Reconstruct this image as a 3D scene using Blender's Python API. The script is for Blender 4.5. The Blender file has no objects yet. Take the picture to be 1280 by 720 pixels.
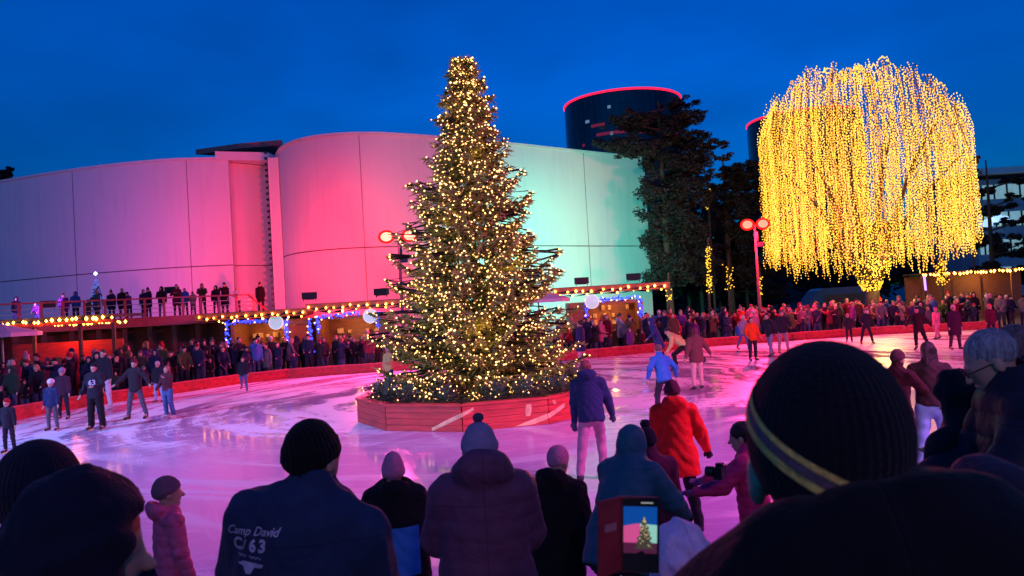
import bpy, bmesh, math, random
import numpy as np
from mathutils import Vector, Matrix
from mathutils.bvhtree import BVHTree
PI = math.pi
rad = math.radians
random.seed(7); rng = np.random.default_rng(7)
SC = bpy.context.scene
COL = SC.collection

# ------------------------------------------------------------------ camera, world, exposure
CAM_H = 2.65; FPX = 960.0
cam_data = bpy.data.cameras.new('camera'); cam = bpy.data.objects.new('camera', cam_data); COL.objects.link(cam)
cam_data.sensor_width = 36; cam_data.lens = 36 * FPX / 1280; cam_data.clip_start = 0.05; cam_data.clip_end = 3000
CR = Matrix.Rotation(rad(90 + 1.3), 3, 'X') @ Matrix.Rotation(rad(-3.3), 3, 'Z')
cam.matrix_world = Matrix.Translation((0, 0, CAM_H)) @ CR.to_4x4()
SC.camera = cam
cam_data.dof.use_dof = True; cam_data.dof.focus_distance = 14; cam_data.dof.aperture_fstop = 5.6

w = bpy.data.worlds.new('World'); SC.world = w; w.use_nodes = True
nt = w.node_tree; nt.nodes.clear()
wo = nt.nodes.new('ShaderNodeOutputWorld'); bg = nt.nodes.new('ShaderNodeBackground')
sky = nt.nodes.new('ShaderNodeTexSky'); sky.sky_type = 'NISHITA'; sky.sun_disc = False
sky.sun_elevation = rad(1.0); sky.sun_rotation = rad(200); sky.ozone_density = 6; sky.air_density = 1.0; sky.dust_density = 0.3
hs = nt.nodes.new('ShaderNodeMixRGB'); hs.blend_type = 'MULTIPLY'; hs.inputs[0].default_value = 1
hs.inputs[2].default_value = (0.0, 0.80, 1.12, 1)          # the deep blue cast of the dusk air
tc = nt.nodes.new('ShaderNodeTexCoord'); no = nt.nodes.new('ShaderNodeTexNoise'); no.inputs['Scale'].default_value = 2.6; no.inputs['Detail'].default_value = 4
mp = nt.nodes.new('ShaderNodeMapping'); mp.inputs['Scale'].default_value = (1, 1, 2.4)
cr = nt.nodes.new('ShaderNodeValToRGB'); cr.color_ramp.elements[0].position = .34; cr.color_ramp.elements[0].color = (.62, .70, .70, 1)
cr.color_ramp.elements[1].position = .62; cr.color_ramp.elements[1].color = (1, 1, 1, 1)
m2 = nt.nodes.new('ShaderNodeMixRGB'); m2.blend_type = 'MULTIPLY'; m2.inputs[0].default_value = 1
L = nt.links.new
L(tc.outputs['Generated'], mp.inputs[0]); L(mp.outputs[0], no.inputs[0]); L(no.outputs[0], cr.inputs[0])
L(sky.outputs[0], hs.inputs[1]); L(hs.outputs[0], m2.inputs[1]); L(cr.outputs[0], m2.inputs[2]); L(m2.outputs[0], bg.inputs[0]); L(bg.outputs[0], wo.inputs[0])
bg.inputs[1].default_value = 0.56
vs = SC.view_settings; vs.view_transform = 'Standard'; vs.look = 'None'; vs.exposure = 0; vs.gamma = 1; vs.use_curve_mapping = False
cy = SC.cycles; cy.use_denoising = True; cy.max_bounces = 5; cy.diffuse_bounces = 2; cy.glossy_bounces = 3; cy.transmission_bounces = 3
cy.sample_clamp_indirect = 3; cy.sample_clamp_direct = 0; cy.use_light_tree = True; cy.caustics_reflective = False; cy.caustics_refractive = False

def ray(px, py):
    return CR @ Vector(((px - 640) / FPX, (360 - py) / FPX, -1))
def G(px, py, z=0.0):                       # point of the horizontal plane z seen at a pixel
    r = ray(px, py); t = (z - CAM_H) / r.z
    return Vector((r.x * t, r.y * t, z))
def D(px, py, y):                           # point at distance y
    r = ray(px, py); t = y / r.y
    return Vector((r.x * t, y, CAM_H + r.z * t))
def pix(p):
    q = CR.transposed() @ (Vector(p) - Vector((0, 0, CAM_H)))
    return 640 - q.x / q.z * FPX, 360 + q.y / q.z * FPX

def spot(name, loc, target, watts, color, angle=80, size=.25, blend=1.0, parent=None):
    l = bpy.data.lights.new(name, 'SPOT'); l.energy = watts; l.color = color; l.spot_size = rad(angle); l.spot_blend = blend; l.shadow_soft_size = size
    o = bpy.data.objects.new(name, l); COL.objects.link(o)
    d = Vector(target) - Vector(loc); o.rotation_euler = d.to_track_quat('-Z', 'Y').to_euler(); o.location = loc
    if parent: o.parent = parent; o.location = Vector(loc) - parent.location
    return o
def point(name, loc, watts, color, size=.2, parent=None):
    l = bpy.data.lights.new(name, 'POINT'); l.energy = watts; l.color = color; l.shadow_soft_size = size
    o = bpy.data.objects.new(name, l); COL.objects.link(o); o.location = loc
    if parent: o.parent = parent; o.location = Vector(loc) - parent.location
    return o

# ------------------------------------------------------------------ materials
def nodes_of(m): return m.node_tree.nodes, m.node_tree.links.new
def M(name, col, rough=.7, var=.15, scale=8, bump=.0, bscale=60, metal=0, spec=.5, em=None, ems=0, sheen=0, stretch=(1, 1, 1), sample='AUTO', objcol=False):
    m = bpy.data.materials.new(name); m.use_nodes = True; n, l = nodes_of(m); b = n['Principled BSDF']
    b.inputs['Roughness'].default_value = rough; b.inputs['Metallic'].default_value = metal; b.inputs['Specular IOR Level'].default_value = spec
    t = n.new('ShaderNodeTexCoord'); mp = n.new('ShaderNodeMapping'); mp.inputs['Scale'].default_value = stretch; l(t.outputs['Object'], mp.inputs[0])
    nz = n.new('ShaderNodeTexNoise'); nz.inputs['Scale'].default_value = scale; nz.inputs['Detail'].default_value = 5; l(mp.outputs[0], nz.inputs[0])
    mr = n.new('ShaderNodeMapRange'); mr.inputs[1].default_value = .3; mr.inputs[2].default_value = .7; mr.inputs[3].default_value = 1 - var; mr.inputs[4].default_value = 1 + var
    l(nz.outputs[0], mr.inputs[0])
    mx = n.new('ShaderNodeVectorMath'); mx.operation = 'MULTIPLY'; l(mr.outputs[0], mx.inputs[1])
    if objcol:
        oi = n.new('ShaderNodeObjectInfo'); l(oi.outputs['Color'], mx.inputs[0])
    else: mx.inputs[0].default_value = col[:3]
    l(mx.outputs[0], b.inputs['Base Color'])
    if bump:
        n2 = n.new('ShaderNodeTexNoise'); n2.inputs['Scale'].default_value = bscale; n2.inputs['Detail'].default_value = 4; l(mp.outputs[0], n2.inputs[0])
        bp = n.new('ShaderNodeBump'); bp.inputs['Strength'].default_value = bump; bp.inputs['Distance'].default_value = .02; l(n2.outputs[0], bp.inputs['Height']); l(bp.outputs[0], b.inputs['Normal'])
    if em:
        b.inputs['Emission Color'].default_value = (*em, 1); b.inputs['Emission Strength'].default_value = ems
    if sheen: b.inputs['Sheen Weight'].default_value = sheen; b.inputs['Sheen Roughness'].default_value = .5
    try: m.cycles.emission_sampling = sample
    except Exception: pass
    return m

MAT = {}
MAT['asphalt'] = M('asphalt', (.05, .05, .052), .6, .3, 3, .3, 40)
MAT['wood_dark'] = M('dark wood', (.13, .06, .035), .6, .35, 3, .3, 30, stretch=(1, 1, 9))
MAT['hut_wood'] = M('hut wood', (.42, .17, .06), .55, .3, 3, .3, 30, stretch=(1, 1, 9))
MAT['stage_wood'] = M('red painted wood', (.52, .045, .03), .45, .28, 2.2, .35, 30, stretch=(1, 1, 9))
MAT['red_board'] = M('red board', (.46, .014, .02), .45, .5, 3.5, .25, 14, stretch=(1, 1, 4))
MAT['red_rail'] = M('red rail', (.55, .06, .07), .4, .15, 4)
MAT['roof_dark'] = M('roof felt', (.06, .045, .05), .8, .3, 5, .2, 50)
MAT['metal_dark'] = M('dark metal', (.03, .03, .035), .4, .2, 6, metal=.6)
MAT['metal_grey'] = M('grey metal', (.3, .3, .32), .4, .2, 6, metal=.7)
MAT['white_paint'] = M('white paint', (.75, .75, .75), .5, .06, 2)
MAT['canvas'] = M('parasol canvas', (.55, .5, .55), .8, .1, 3, .1, 60)
MAT['bark'] = M('bark', (.06, .045, .035), .9, .35, 6, .6, 30, stretch=(1, 1, .3))
MAT['needles'] = M('spruce needles', (.25, .27, .045), .6, .45, 2.2)
MAT['pine'] = M('pine needles', (.014, .013, .012), .7, .5, .7)
MAT['blue_spruce'] = M('frosted spruce needles', (.075, .13, .07), .6, .3, 3)
MAT['bulb'] = M('warm bulb', (.8, .6, .3), em=(1, .50, .15), ems=5.2)
MAT['bulb_gold'] = M('gold bulb', (.8, .5, .1), em=(1, .62, .035), ems=1.9, sample='NONE'); MAT['bulb_amber'] = M('amber bulb', (.8, .5, .1), em=(1, .46, .02), ems=1.3, sample='NONE'); MAT['bulb_pale'] = M('pale gold bulb', (.8, .5, .1), em=(1, .68, .12), ems=1.6, sample='NONE')
MAT['bulb_gold_trunk'] = M('gold bulb', (.8, .5, .1), em=(1, .56, .03), ems=1.9, sample='NONE')
MAT['bulb_blue'] = M('blue bulb', (.1, .1, .8), em=(.03, .06, 1), ems=3.0)
MAT['bulb_ice'] = M('pale blue bulb', (.1, .1, .8), em=(.18, .28, 1), ems=.7)
MAT['festoon'] = M('festoon bulb', (.8, .5, .2), em=(1, .34, .04), ems=22)
MAT['sign_glow'] = M('lit sign face', (.8, .8, .8), em=(.36, .72, .85), ems=.6)
MAT['sign_rim'] = M('sign rim', (.8, .8, .8), em=(.9, .75, .8), ems=.8)
MAT['lamp_red'] = M('red lamp glass', (.05, .0, .0), em=(1, .12, .08), ems=4.2, spec=0)
MAT['lamp_salmon'] = M('salmon lamp glass', (.05, .0, .0), em=(1, .22, .15), ems=4.2, spec=0)
MAT['lamp_bloom'] = M('red lamp rim', (.05, 0, 0), em=(1, .02, .015), ems=1.1, spec=0); MAT['lamp_glow'] = M('lamp glass', (.8, .8, .8), em=(.7, .75, 1), ems=3)
MAT['red_neon'] = M('red roof light line', (.8, 0, .1), em=(1, .015, .06), ems=1.5)
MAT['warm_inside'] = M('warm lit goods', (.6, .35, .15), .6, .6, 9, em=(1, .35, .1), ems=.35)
MAT['bough'] = M('twig', (.16, .09, .06), .8, .3, 8)

# ------------------------------------------------------------------ mesh helpers
def link(name, me, mats, parent=None):
    o = bpy.data.objects.new(name, me); COL.objects.link(o)
    for m in (mats if isinstance(mats, (list, tuple)) else [mats]): me.materials.append(m)
    if parent is not None: o.parent = parent
    return o
class MB:
    def __init__(s): s.v = []; s.f = []; s.n = 0; s.mi = []
    def add(s, v, f, mi=0):
        s.v.append(np.asarray(v, float)); s.f += [[i + s.n for i in q] for q in f]; s.mi += [mi] * len(f); s.n += len(v); return s
    def box(s, c, d, rz=0, mi=0, R=None):
        x, y, z = [a / 2 for a in d]; v = np.array([(i * x, j * y, k * z) for i in (-1, 1) for j in (-1, 1) for k in (-1, 1)])
        if R is None: cc, ss = math.cos(rz), math.sin(rz); R = np.array([[cc, -ss, 0], [ss, cc, 0], [0, 0, 1]])
        v = v @ np.array(R).T + np.array(c)
        return s.add(v, [(0, 1, 3, 2), (4, 6, 7, 5), (0, 4, 5, 1), (2, 3, 7, 6), (0, 2, 6, 4), (1, 5, 7, 3)], mi)
    def tube(s, pts, rs, n=8, mi=0, cap=True):
        pts = [Vector(p) for p in pts]
        if not hasattr(rs, '__len__'): rs = [rs] * len(pts)
        v = []; f = []
        up = Vector((0, 0, 1))
        for i, p in enumerate(pts):
            t = (pts[min(i + 1, len(pts) - 1)] - pts[max(i - 1, 0)]).normalized()
            a = t.cross(up) if abs(t.z) < .95 else t.cross(Vector((1, 0, 0)))
            a.normalize(); b = t.cross(a)
            for k in range(n):
                q = 2 * PI * k / n; v.append(p + (a * math.cos(q) + b * math.sin(q)) * rs[i])
        for i in range(len(pts) - 1):
            for k in range(n):
                f.append((i * n + k, i * n + (k + 1) % n, (i + 1) * n + (k + 1) % n, (i + 1) * n + k))
        if cap: f.append(tuple(range(n))[::-1]); f.append(tuple((len(pts) - 1) * n + k for k in range(n)))
        return s.add([tuple(q) for q in v], f, mi)
    def lathe(s, prof, c=(0, 0, 0), n=24, mi=0, ph=0):
        v = []; f = []
        for r, z in prof:
            for k in range(n): a = 2 * PI * k / n + ph; v.append((c[0] + r * math.cos(a), c[1] + r * math.sin(a), c[2] + z))
        for i in range(len(prof) - 1):
            for k in range(n): f.append((i * n + k, i * n + (k + 1) % n, (i + 1) * n + (k + 1) % n, (i + 1) * n + k))
        return s.add(v, f, mi)
    def octa(s, c, r, mi=0):
        x, y, z = c
        return s.add([(x + r, y, z), (x - r, y, z), (x, y + r, z), (x, y - r, z), (x, y, z + r), (x, y, z - r)],
                     [(0, 2, 4), (2, 1, 4), (1, 3, 4), (3, 0, 4), (2, 0, 5), (1, 2, 5), (3, 1, 5), (0, 3, 5)], mi)
    def build(s, name, mats, parent=None, smooth=False, org=None):
        V = np.concatenate(s.v); 
        if org is not None: V = V - np.array(org)
        me = bpy.data.meshes.new(name); me.from_pydata(V.tolist(), [], s.f)
        if any(s.mi): me.polygons.foreach_set('material_index', s.mi)
        if smooth: me.polygons.foreach_set('use_smooth', [True] * len(me.polygons))
        me.update()
        o = link(name, me, mats, parent)
        if org is not None: o.location = org
        return o
def empty(name, loc=(0, 0, 0), rz=0):
    o = bpy.data.objects.new(name, None); COL.objects.link(o); o.location = loc; o.rotation_euler = (0, 0, rz); return o
def tag(o, label, cat, group=None):
    o['label'] = label; o['category'] = cat
    if group: o['group'] = group
    return o
def part(mb, name, mats, root, smooth=False):
    """mb holds world coordinates; the part becomes a child of root"""
    V = np.concatenate(mb.v); inv = (Matrix.LocRotScale(root.location, root.rotation_euler, root.scale)).inverted() if True else None
    I = np.array(inv); mb.v = [V @ I[:3, :3].T + I[:3, 3]]
    return mb.build(name, mats, root, smooth)
def struct(o, kind='structure'): o['kind'] = kind; return o
def quads_obj(name, C, U, W, mat, parent=None):
    """many quads centred C with half vectors U, W (numpy n x 3)"""
    n = len(C); V = np.stack([C - U - W, C + U - W, C + U + W, C - U + W], 1).reshape(-1, 3)
    me = bpy.data.meshes.new(name); me.vertices.add(4 * n); me.vertices.foreach_set('co', V.ravel())
    me.loops.add(4 * n); me.loops.foreach_set('vertex_index', np.arange(4 * n)); me.polygons.add(n)
    me.polygons.foreach_set('loop_start', np.arange(n) * 4); me.polygons.foreach_set('loop_total', np.full(n, 4)); me.update(); me.validate()
    return link(name, me, mat, parent)
def octas_obj(name, C, r, mat, parent=None, zs=1.0, wire=True):
    if len(C) < 2: wire = False
    n = len(C); C = np.asarray(C); r = np.broadcast_to(np.asarray(r, float).reshape(-1, 1), (n, 1))
    off = np.array([(1, 0, 0), (-1, 0, 0), (0, 1, 0), (0, -1, 0), (0, 0, zs), (0, 0, -zs)], float)
    V = (C[:, None, :] + off[None] * r[:, None, :]).reshape(-1, 3)
    F = np.array([(0, 2, 4), (2, 1, 4), (1, 3, 4), (3, 0, 4), (2, 0, 5), (1, 2, 5), (3, 1, 5), (0, 3, 5)])
    F = (F[None] + 6 * np.arange(n)[:, None, None]).reshape(-1); mi = np.zeros(len(F) // 3, int)
    if wire:                          # a thin dark wire joins each bulb to the next
        w_ = V.reshape(n, 6, 3)[:, 5] + np.array([.004, .002, .004]); nV = 6 * n; V = np.concatenate([V, w_]); i = np.arange(n - 1)
        T = np.concatenate([np.stack([6 * i + 5, nV + i, 6 * (i + 1) + 4], 1), np.stack([6 * i + 5, 6 * (i + 1) + 4, nV + i], 1)[:0]]); F = np.concatenate([F, T.reshape(-1)]); mi = np.concatenate([mi, np.ones(len(T), int)])
        T = np.stack([nV + i, 6 * (i + 1) + 4, nV + i + 1], 1); F = np.concatenate([F, T.reshape(-1)]); mi = np.concatenate([mi, np.ones(len(T), int)])
    me = bpy.data.meshes.new(name); me.vertices.add(len(V)); me.vertices.foreach_set('co', V.ravel())
    me.loops.add(len(F)); me.loops.foreach_set('vertex_index', F); k = len(F) // 3; me.polygons.add(k)
    me.polygons.foreach_set('loop_start', np.arange(k) * 3); me.polygons.foreach_set('loop_total', np.full(k, 3)); me.polygons.foreach_set('material_index', mi); me.update()
    return link(name, me, [mat, MAT['metal_dark']], parent)

# ------------------------------------------------------------------ ground, ice, steps
TREE = D(602, 500, 19.4); TREE.z = 0
struct(MB().add([(-600, -60, 0), (600, -60, 0), (600, 1200, 0), (-600, 1200, 0)], [(0, 1, 2, 3)]).build('ground', MAT['asphalt']))
back_px = [(-45, 545), (25, 524), (100, 511), (180, 499), (240, 490), (300, 481), (370, 473), (475, 466), (600, 458), (730, 449.5), (830, 440), (885, 434), (960, 429), (1100, 419), (1210, 413.5), (1290, 409.5)]
BACK = [G(x, y) for x, y in back_px]
ice_poly = [(-19.5, 11), (-18.8, 15), (-17.6, 18.6)] + [tuple(p.xy) for p in BACK[0:]] + [(31, 37), (34.5, 31), (35, 24), (33, 16), (28, 10), (20, 7), (8, 6.9), (-6, 6.9), (-15, 7.2)]
bm = bmesh.new(); vsb = [bm.verts.new((x, y, .03)) for x, y in ice_poly]; vb0 = [bm.verts.new((x, y, .0)) for x, y in ice_poly]
bm.faces.new(vsb[::-1]); nI = len(vsb)
for i in range(nI): bm.faces.new((vsb[i], vb0[i], vb0[(i + 1) % nI], vsb[(i + 1) % nI]))
bmesh.ops.recalc_face_normals(bm, faces=bm.faces)
me = bpy.data.meshes.new('ice'); bm.to_mesh(me); bm.free()
ice = bpy.data.materials.new('skated ice'); ice.use_nodes = True; n, l = nodes_of(ice); b = n['Principled BSDF']
t = n.new('ShaderNodeTexCoord'); sp = n.new('ShaderNodeSeparateXYZ'); l(t.outputs['Object'], sp.inputs[0])
def mth(op, a, b_=None, c=None):
    x = n.new('ShaderNodeMath'); x.operation = op
    for i, v in enumerate((a, b_, c)):
        if v is None: continue
        if isinstance(v, (int, float)): x.inputs[i].default_value = v
        else: l(v, x.inputs[i])
    return x.outputs[0]
def rng_(v, a, b_, c=0, d=1):
    x = n.new('ShaderNodeMapRange'); l(v, x.inputs[0]); x.inputs[1].default_value = a; x.inputs[2].default_value = b_; x.inputs[3].default_value = c; x.inputs[4].default_value = d; return x.outputs[0]
def noise_(vec, sc, det=3, dist=0):
    x = n.new('ShaderNodeTexNoise'); l(vec, x.inputs[0]); x.inputs['Scale'].default_value = sc; x.inputs['Detail'].default_value = det; x.inputs['Distortion'].default_value = dist; return x.outputs[0]
def polar(cx, cy, fr, fa):
    dx = mth('SUBTRACT', sp.outputs[0], cx); dy = mth('SUBTRACT', sp.outputs[1], cy)
    r = mth('SQRT', mth('ADD', mth('MULTIPLY', dx, dx), mth('MULTIPLY', dy, dy))); a = mth('ARCTAN2', dx, mth('MULTIPLY', dy, -1))
    wob = mth('MULTIPLY', noise_(t.outputs['Object'], .22, 1), 3.0)
    c = n.new('ShaderNodeCombineXYZ'); l(mth('MULTIPLY', mth('ADD', r, wob), fr), c.inputs[0]); l(mth('MULTIPLY', a, fa), c.inputs[1]); return c.outputs[0]
p1 = polar(TREE.x, 24, 1, 1.5); p2 = polar(5, 10, 1, 1.6)
big = noise_(p1, .45, 2); med = noise_(p1, 1.5, 3, .4); fine = noise_(p2, 4.5, 4, .3); fine2 = noise_(p1, 12, 3)
streak = mth('ADD', mth('ADD', mth('MULTIPLY', big, .35), mth('MULTIPLY', med, .35)), mth('ADD', mth('MULTIPLY', fine, .2), mth('MULTIPLY', fine2, .1)))
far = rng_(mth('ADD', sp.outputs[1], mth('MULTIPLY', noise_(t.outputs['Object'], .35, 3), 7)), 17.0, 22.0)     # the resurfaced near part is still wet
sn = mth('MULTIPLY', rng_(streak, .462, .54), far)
wetmark = mth('MULTIPLY', rng_(med, .56, .64), .35)
def cuts(vec, sc, lo):                                          # thin curved blade marks
    v_ = noise_(vec, sc, 2, .15); return mth('SUBTRACT', 1, rng_(mth('ABSOLUTE', mth('SUBTRACT', v_, lo)), 0, .012))
p3 = polar(-14, 30, 1, .8); p4 = polar(12, 26, 1, .9); p5 = polar(-3, 3, 1, 1.0)
blade = mth('MAXIMUM', mth('MAXIMUM', cuts(p3, 1.6, .5), cuts(p4, 1.9, .47)), mth('MAXIMUM', cuts(p5, 1.7, .52), cuts(p1, 2.3, .5)))
sn = mth('MAXIMUM', mth('MULTIPLY', sn, .85), mth('MULTIPLY', mth('MULTIPLY', blade, rng_(med, .35, .6)), mth('ADD', mth('MULTIPLY', far, .62), .3)))
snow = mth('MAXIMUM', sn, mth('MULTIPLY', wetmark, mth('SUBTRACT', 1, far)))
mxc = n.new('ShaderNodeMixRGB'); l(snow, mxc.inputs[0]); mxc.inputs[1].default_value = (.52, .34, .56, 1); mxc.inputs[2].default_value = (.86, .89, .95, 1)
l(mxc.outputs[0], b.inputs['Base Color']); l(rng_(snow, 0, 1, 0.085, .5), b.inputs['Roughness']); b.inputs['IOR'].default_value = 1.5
bp = n.new('ShaderNodeBump'); bp.inputs['Strength'].default_value = .18; bp.inputs['Distance'].default_value = .01; l(mth('ADD', mth('MULTIPLY', fine, sn), mth('MULTIPLY', noise_(t.outputs['Object'], 2.2, 3), .5)), bp.inputs['Height']); l(bp.outputs[0], b.inputs['Normal'])
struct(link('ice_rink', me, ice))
st = MB(); st.box((2, 3.95, .20), (60, 4.4, .40)); st.box((2, .1, .325), (60, 5.8, .65)); struct(st.build('viewing_steps', MAT['wood_dark']))

# rink boards along the back edge
def offset_path(P, d):
    out = []
    for i, p in enumerate(P):
        t = (P[min(i + 1, len(P) - 1)] - P[max(i - 1, 0)]); t = Vector((t.x, t.y)).normalized(); nrm = Vector((-t.y, t.x))
        out.append(Vector((p.x + nrm.x * d, p.y + nrm.y * d, 0)))
    return out
def walk(P, step):
    res = [P[0]]; acc = 0; need = step
    for a, b_ in zip(P, P[1:]):
        L_ = (b_ - a).length; s_ = 0
        while s_ + need <= L_: s_ += need; res.append(a.lerp(b_, s_ / L_)); need = step
        need -= (L_ - s_)
    return res
BPATH = [Vector((-19.6, 11, 0)), Vector((-18.9, 15, 0)), Vector((-17.7, 18.6, 0))] + BACK
W = walk(offset_path(BPATH, .10), 2.0)
proto = None
for i in range(len(W) - 1):
    a, b_ = W[i], W[i + 1]; mid = (a + b_) / 2; dv = b_ - a; L_ = dv.length; ang = math.atan2(dv.y, dv.x)
    if proto is None:
        r0 = empty('rink_board'); p = MB(); p.box((0, 0, .20), (L_ - .02, .10, .40)); p.box((0, -.055, .06), (L_ - .03, .012, .10)); p.build('panel', MAT['red_board'], r0)
        MB().box((0, 0, .425), (L_ - .012, .14, .05)).build('top_rail', MAT['red_rail'], r0); proto = r0; r = r0
    else:
        r = r0.copy(); COL.objects.link(r)
        for ch in r0.children: c = ch.copy(); COL.objects.link(c); c.parent = r
    r.location = (mid.x, mid.y, 0); r.rotation_euler = (0, 0, ang)
    tag(r, 'low red barrier section, one of the identical row round the far ice edge', 'barrier', 'red boards round the far edge of the ice')

# ------------------------------------------------------------------ planter with the big tree
PR = 3.05
r = empty('wooden_planter', (TREE.x, TREE.y, 0)); tag(r, 'red octagonal plank planter round the foot of the lit Christmas tree', 'planter')
nseg = 10
for k in range(nseg):
    a0 = 2 * PI * k / nseg + .22; a1 = 2 * PI * (k + 1) / nseg + .22
    q0 = Vector((math.cos(a0), math.sin(a0), 0)) * PR; q1 = Vector((math.cos(a1), math.sin(a1), 0)) * PR; m = (q0 + q1) / 2; d = q1 - q0
    mb = MB()
    for j in range(4): mb.box((m.x, m.y, .10 + .135 * j), (d.length - .004 - .01 * (j % 2), .06, .128), math.atan2(d.y, d.x))
    mb.build('side_panel', MAT['stage_wood'], r)
    MB().box((m.x * .985, m.y * .985, .60), (d.length + .03, .22, .05), math.atan2(d.y, d.x)).build('rim_board', MAT['stage_wood'], r)
mb = MB(); mb.lathe([(0.01, .5), (PR * .93, .5)], n=24); mb.build('soil', MAT['bark'], r)
# pale painted strokes on the front panels
def stroke(px0, py0, px1, py1, wd):
    pts = []
    for (x, y) in ((px0, py0), (px1, py1)):
        rr = ray(x, y); best = None
        # walk the ray until it meets the planter's circle
        for s in np.linspace(10, 22, 2400):
            p = Vector((0, 0, CAM_H)) + rr * (s / rr.y)
            q = Vector((p.x - TREE.x, p.y - TREE.y, 0)); a = (math.atan2(q.y, q.x) - .22) % (2 * PI / nseg) - PI / nseg
            if q.length * math.cos(a) < PR * math.cos(PI / nseg) + .036: best = Vector((q.x, q.y, p.z)); break
        pts.append(best)
    return pts
PAINT = M('pale yellow paint', (.75, .5, .22), .5, .3, 5)
for (x0, y0, x1, y1, wd) in ((632, 541, 706, 506, .11), (540, 537, 592, 511, .09), (661, 505, 660, 520, .13), (692, 500, 694, 505, .10)):
    a, b_ = stroke(x0, y0, x1, y1, wd); mb = MB(); N = 14; vv = []; ff = []
    for i in range(N + 1):
        c = a.lerp(b_, i / N); ww = wd * (.75 + .3 * math.sin(PI * i / N)); q = Vector((c.x, c.y, 0)); 
        an = math.atan2(q.y, q.x); loc = (an - .22) % (2 * PI / nseg) - PI / nseg; rr = (PR * math.cos(PI / nseg) + .036) / math.cos(loc)
        up = abs((b_ - a).normalized().z) > .7
        for s_ in (-1, 1):
            if up:
                an2 = an + s_ * ww / 2 / PR; loc2 = (an2 - .22) % (2 * PI / nseg) - PI / nseg; r2 = (PR * math.cos(PI / nseg) + .036) / math.cos(loc2); vv.append((r2 * math.cos(an2), r2 * math.sin(an2), min(max(c.z, .05), .56)))
            else: vv.append((rr * math.cos(an), rr * math.sin(an), min(max(c.z + s_ * ww / 2, .05), .56)))
    for i in range(N): ff.append((2 * i, 2 * i + 1, 2 * i + 3, 2 * i + 2))
    mb.add(vv, ff); mb.build('painted_stroke', PAINT, r)

# the Christmas tree itself
TB = Vector((TREE.x, TREE.y, .5)); TH = 8.35
prof_z = [0, .6, 1.3, 2.2, 3.0, 3.7, 4.4, 5.1, 5.9, 6.6, 7.2, 7.7, 8.1, 8.4]; prof_r = [2.3, 2.38, 2.28, 2.05, 1.80, 1.48, 1.55, 1.14, .84, .68, .54, .36, .27, .06]
def crown_r(z): return float(np.interp(z, prof_z, prof_r))
ct = empty('christmas_tree', tuple(TB)); tag(ct, 'tall conifer covered in warm white fairy lights standing in the red planter on the ice', 'Christmas tree')
MB().tube([(0, 0, -.02), (.02, 0, 2), (-.02, .02, 5), (0, 0, TH)], [.15, .12, .07, .012]).build('trunk', MAT['bark'], ct)
C_, U_, W_ = [], [], []; bulbs = []; limb = MB()
nb = 620
for i in range(nb):
    z0 = TH * (1 - (1 - i / nb) ** .62) ; z0 = TH * (i / nb) ** .92 if i else .05
    a = i * 2.399963 + random.uniform(-.3, .3); z0 += random.uniform(-.12, .12); z0 = max(.05, z0); whorl = .46 if z0 < 5.5 else .36; z0 = .5 * round(z0 / whorl) * whorl + .5 * z0; lobe = 1 + .20 * math.sin(3.1 * a + 5.3 * round(z0 / whorl)) + .10 * math.sin(5.7 * a + 2.1 * round(z0 / whorl))
    Lb = crown_r(z0 - .05) * (1 + (lobe - 1) * float(np.interp(z0, [0, 3, 5], [.4, .8, 1.0]))) * (random.uniform(.58, 1.0) if random.random() < .8 else random.uniform(1.0, 1.15))
    droop = np.interp(z0, [0, 3, 6, 8.3], [.03, .12, .10, -.5]) * Lb; tip = np.interp(z0, [0, 3, 7, 8.3], [.10, .16, .30, .35]) * Lb
    P = []
    for t_ in np.linspace(0, 1, 7):
        P.append(Vector((math.cos(a) * Lb * t_, math.sin(a) * Lb * t_, z0 - droop * math.sin(PI * t_ * .9) * 1.4 + tip * t_ ** 3 - .0)))
    limb.tube(P[::2], [.012, .007, .003, .001], 4, cap=False)
    nt_ = int(10 + Lb * 24)
    ctr = Vector((math.cos(a), math.sin(a), 0)); side = Vector((-math.sin(a), math.cos(a), 0))
    for k in range(nt_):
        t_ = .12 + .88 * (k + random.random()) / nt_; f_ = t_ * 6; j = min(int(f_), 5); p = P[j].lerp(P[j + 1], f_ - j)
        sgn = 1 if k % 2 else -1; ll = (.10 + .30 * Lb * .5 * (1 - t_)) * random.uniform(.7, 1.2)
        ll = min(max(ll, .17), .55); d = (ctr * random.uniform(.55, .9) + side * sgn * random.uniform(.35, .9) + Vector((0, 0, random.uniform(-.6, .3)))).normalized()
        wdt = Vector((0, 0, 1)).cross(d).normalized(); c = p + d * ll * .5
        for q in range(2):
            wv = wdt if q == 0 else Vector((0, 0, 1))
            wv = (wv + Vector((random.uniform(-.3, .3), random.uniform(-.3, .3), random.uniform(-.3, .3)))).normalized()
            C_.append(c); U_.append(d * ll * .5); W_.append(wv * random.uniform(.012, .022))
        for q in range(int(3 + ll * 12)):
            s_ = random.random(); dd = (d + Vector((random.uniform(-1, 1), random.uniform(-1, 1), random.uniform(-.8, .8))) * .9).normalized(); e = random.uniform(.03, .065)
            C_.append(p + d * ll * s_ + dd * e); U_.append(dd * e); W_.append(dd.cross(d).normalized() * .008)
        if random.random() < .42: bulbs.append((i, p + d * ll * random.uniform(.5, 1.1) + Vector((0, 0, .03))))
    if random.random() < .8: bulbs.append((i, P[-1] + Vector((0, 0, .02))))
quads_obj('needles', np.array(C_), np.array(U_), np.array(W_), MAT['needles'], ct)
limb.build('branches', MAT['needles'], ct)
bl = np.array([b_[1] for b_ in bulbs]); bi = np.array([b_[0] for b_ in bulbs])
rr_ = np.hypot(bl[:, 0], bl[:, 1]) / np.maximum(np.interp(bl[:, 2], prof_z, prof_r), .1)
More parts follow.
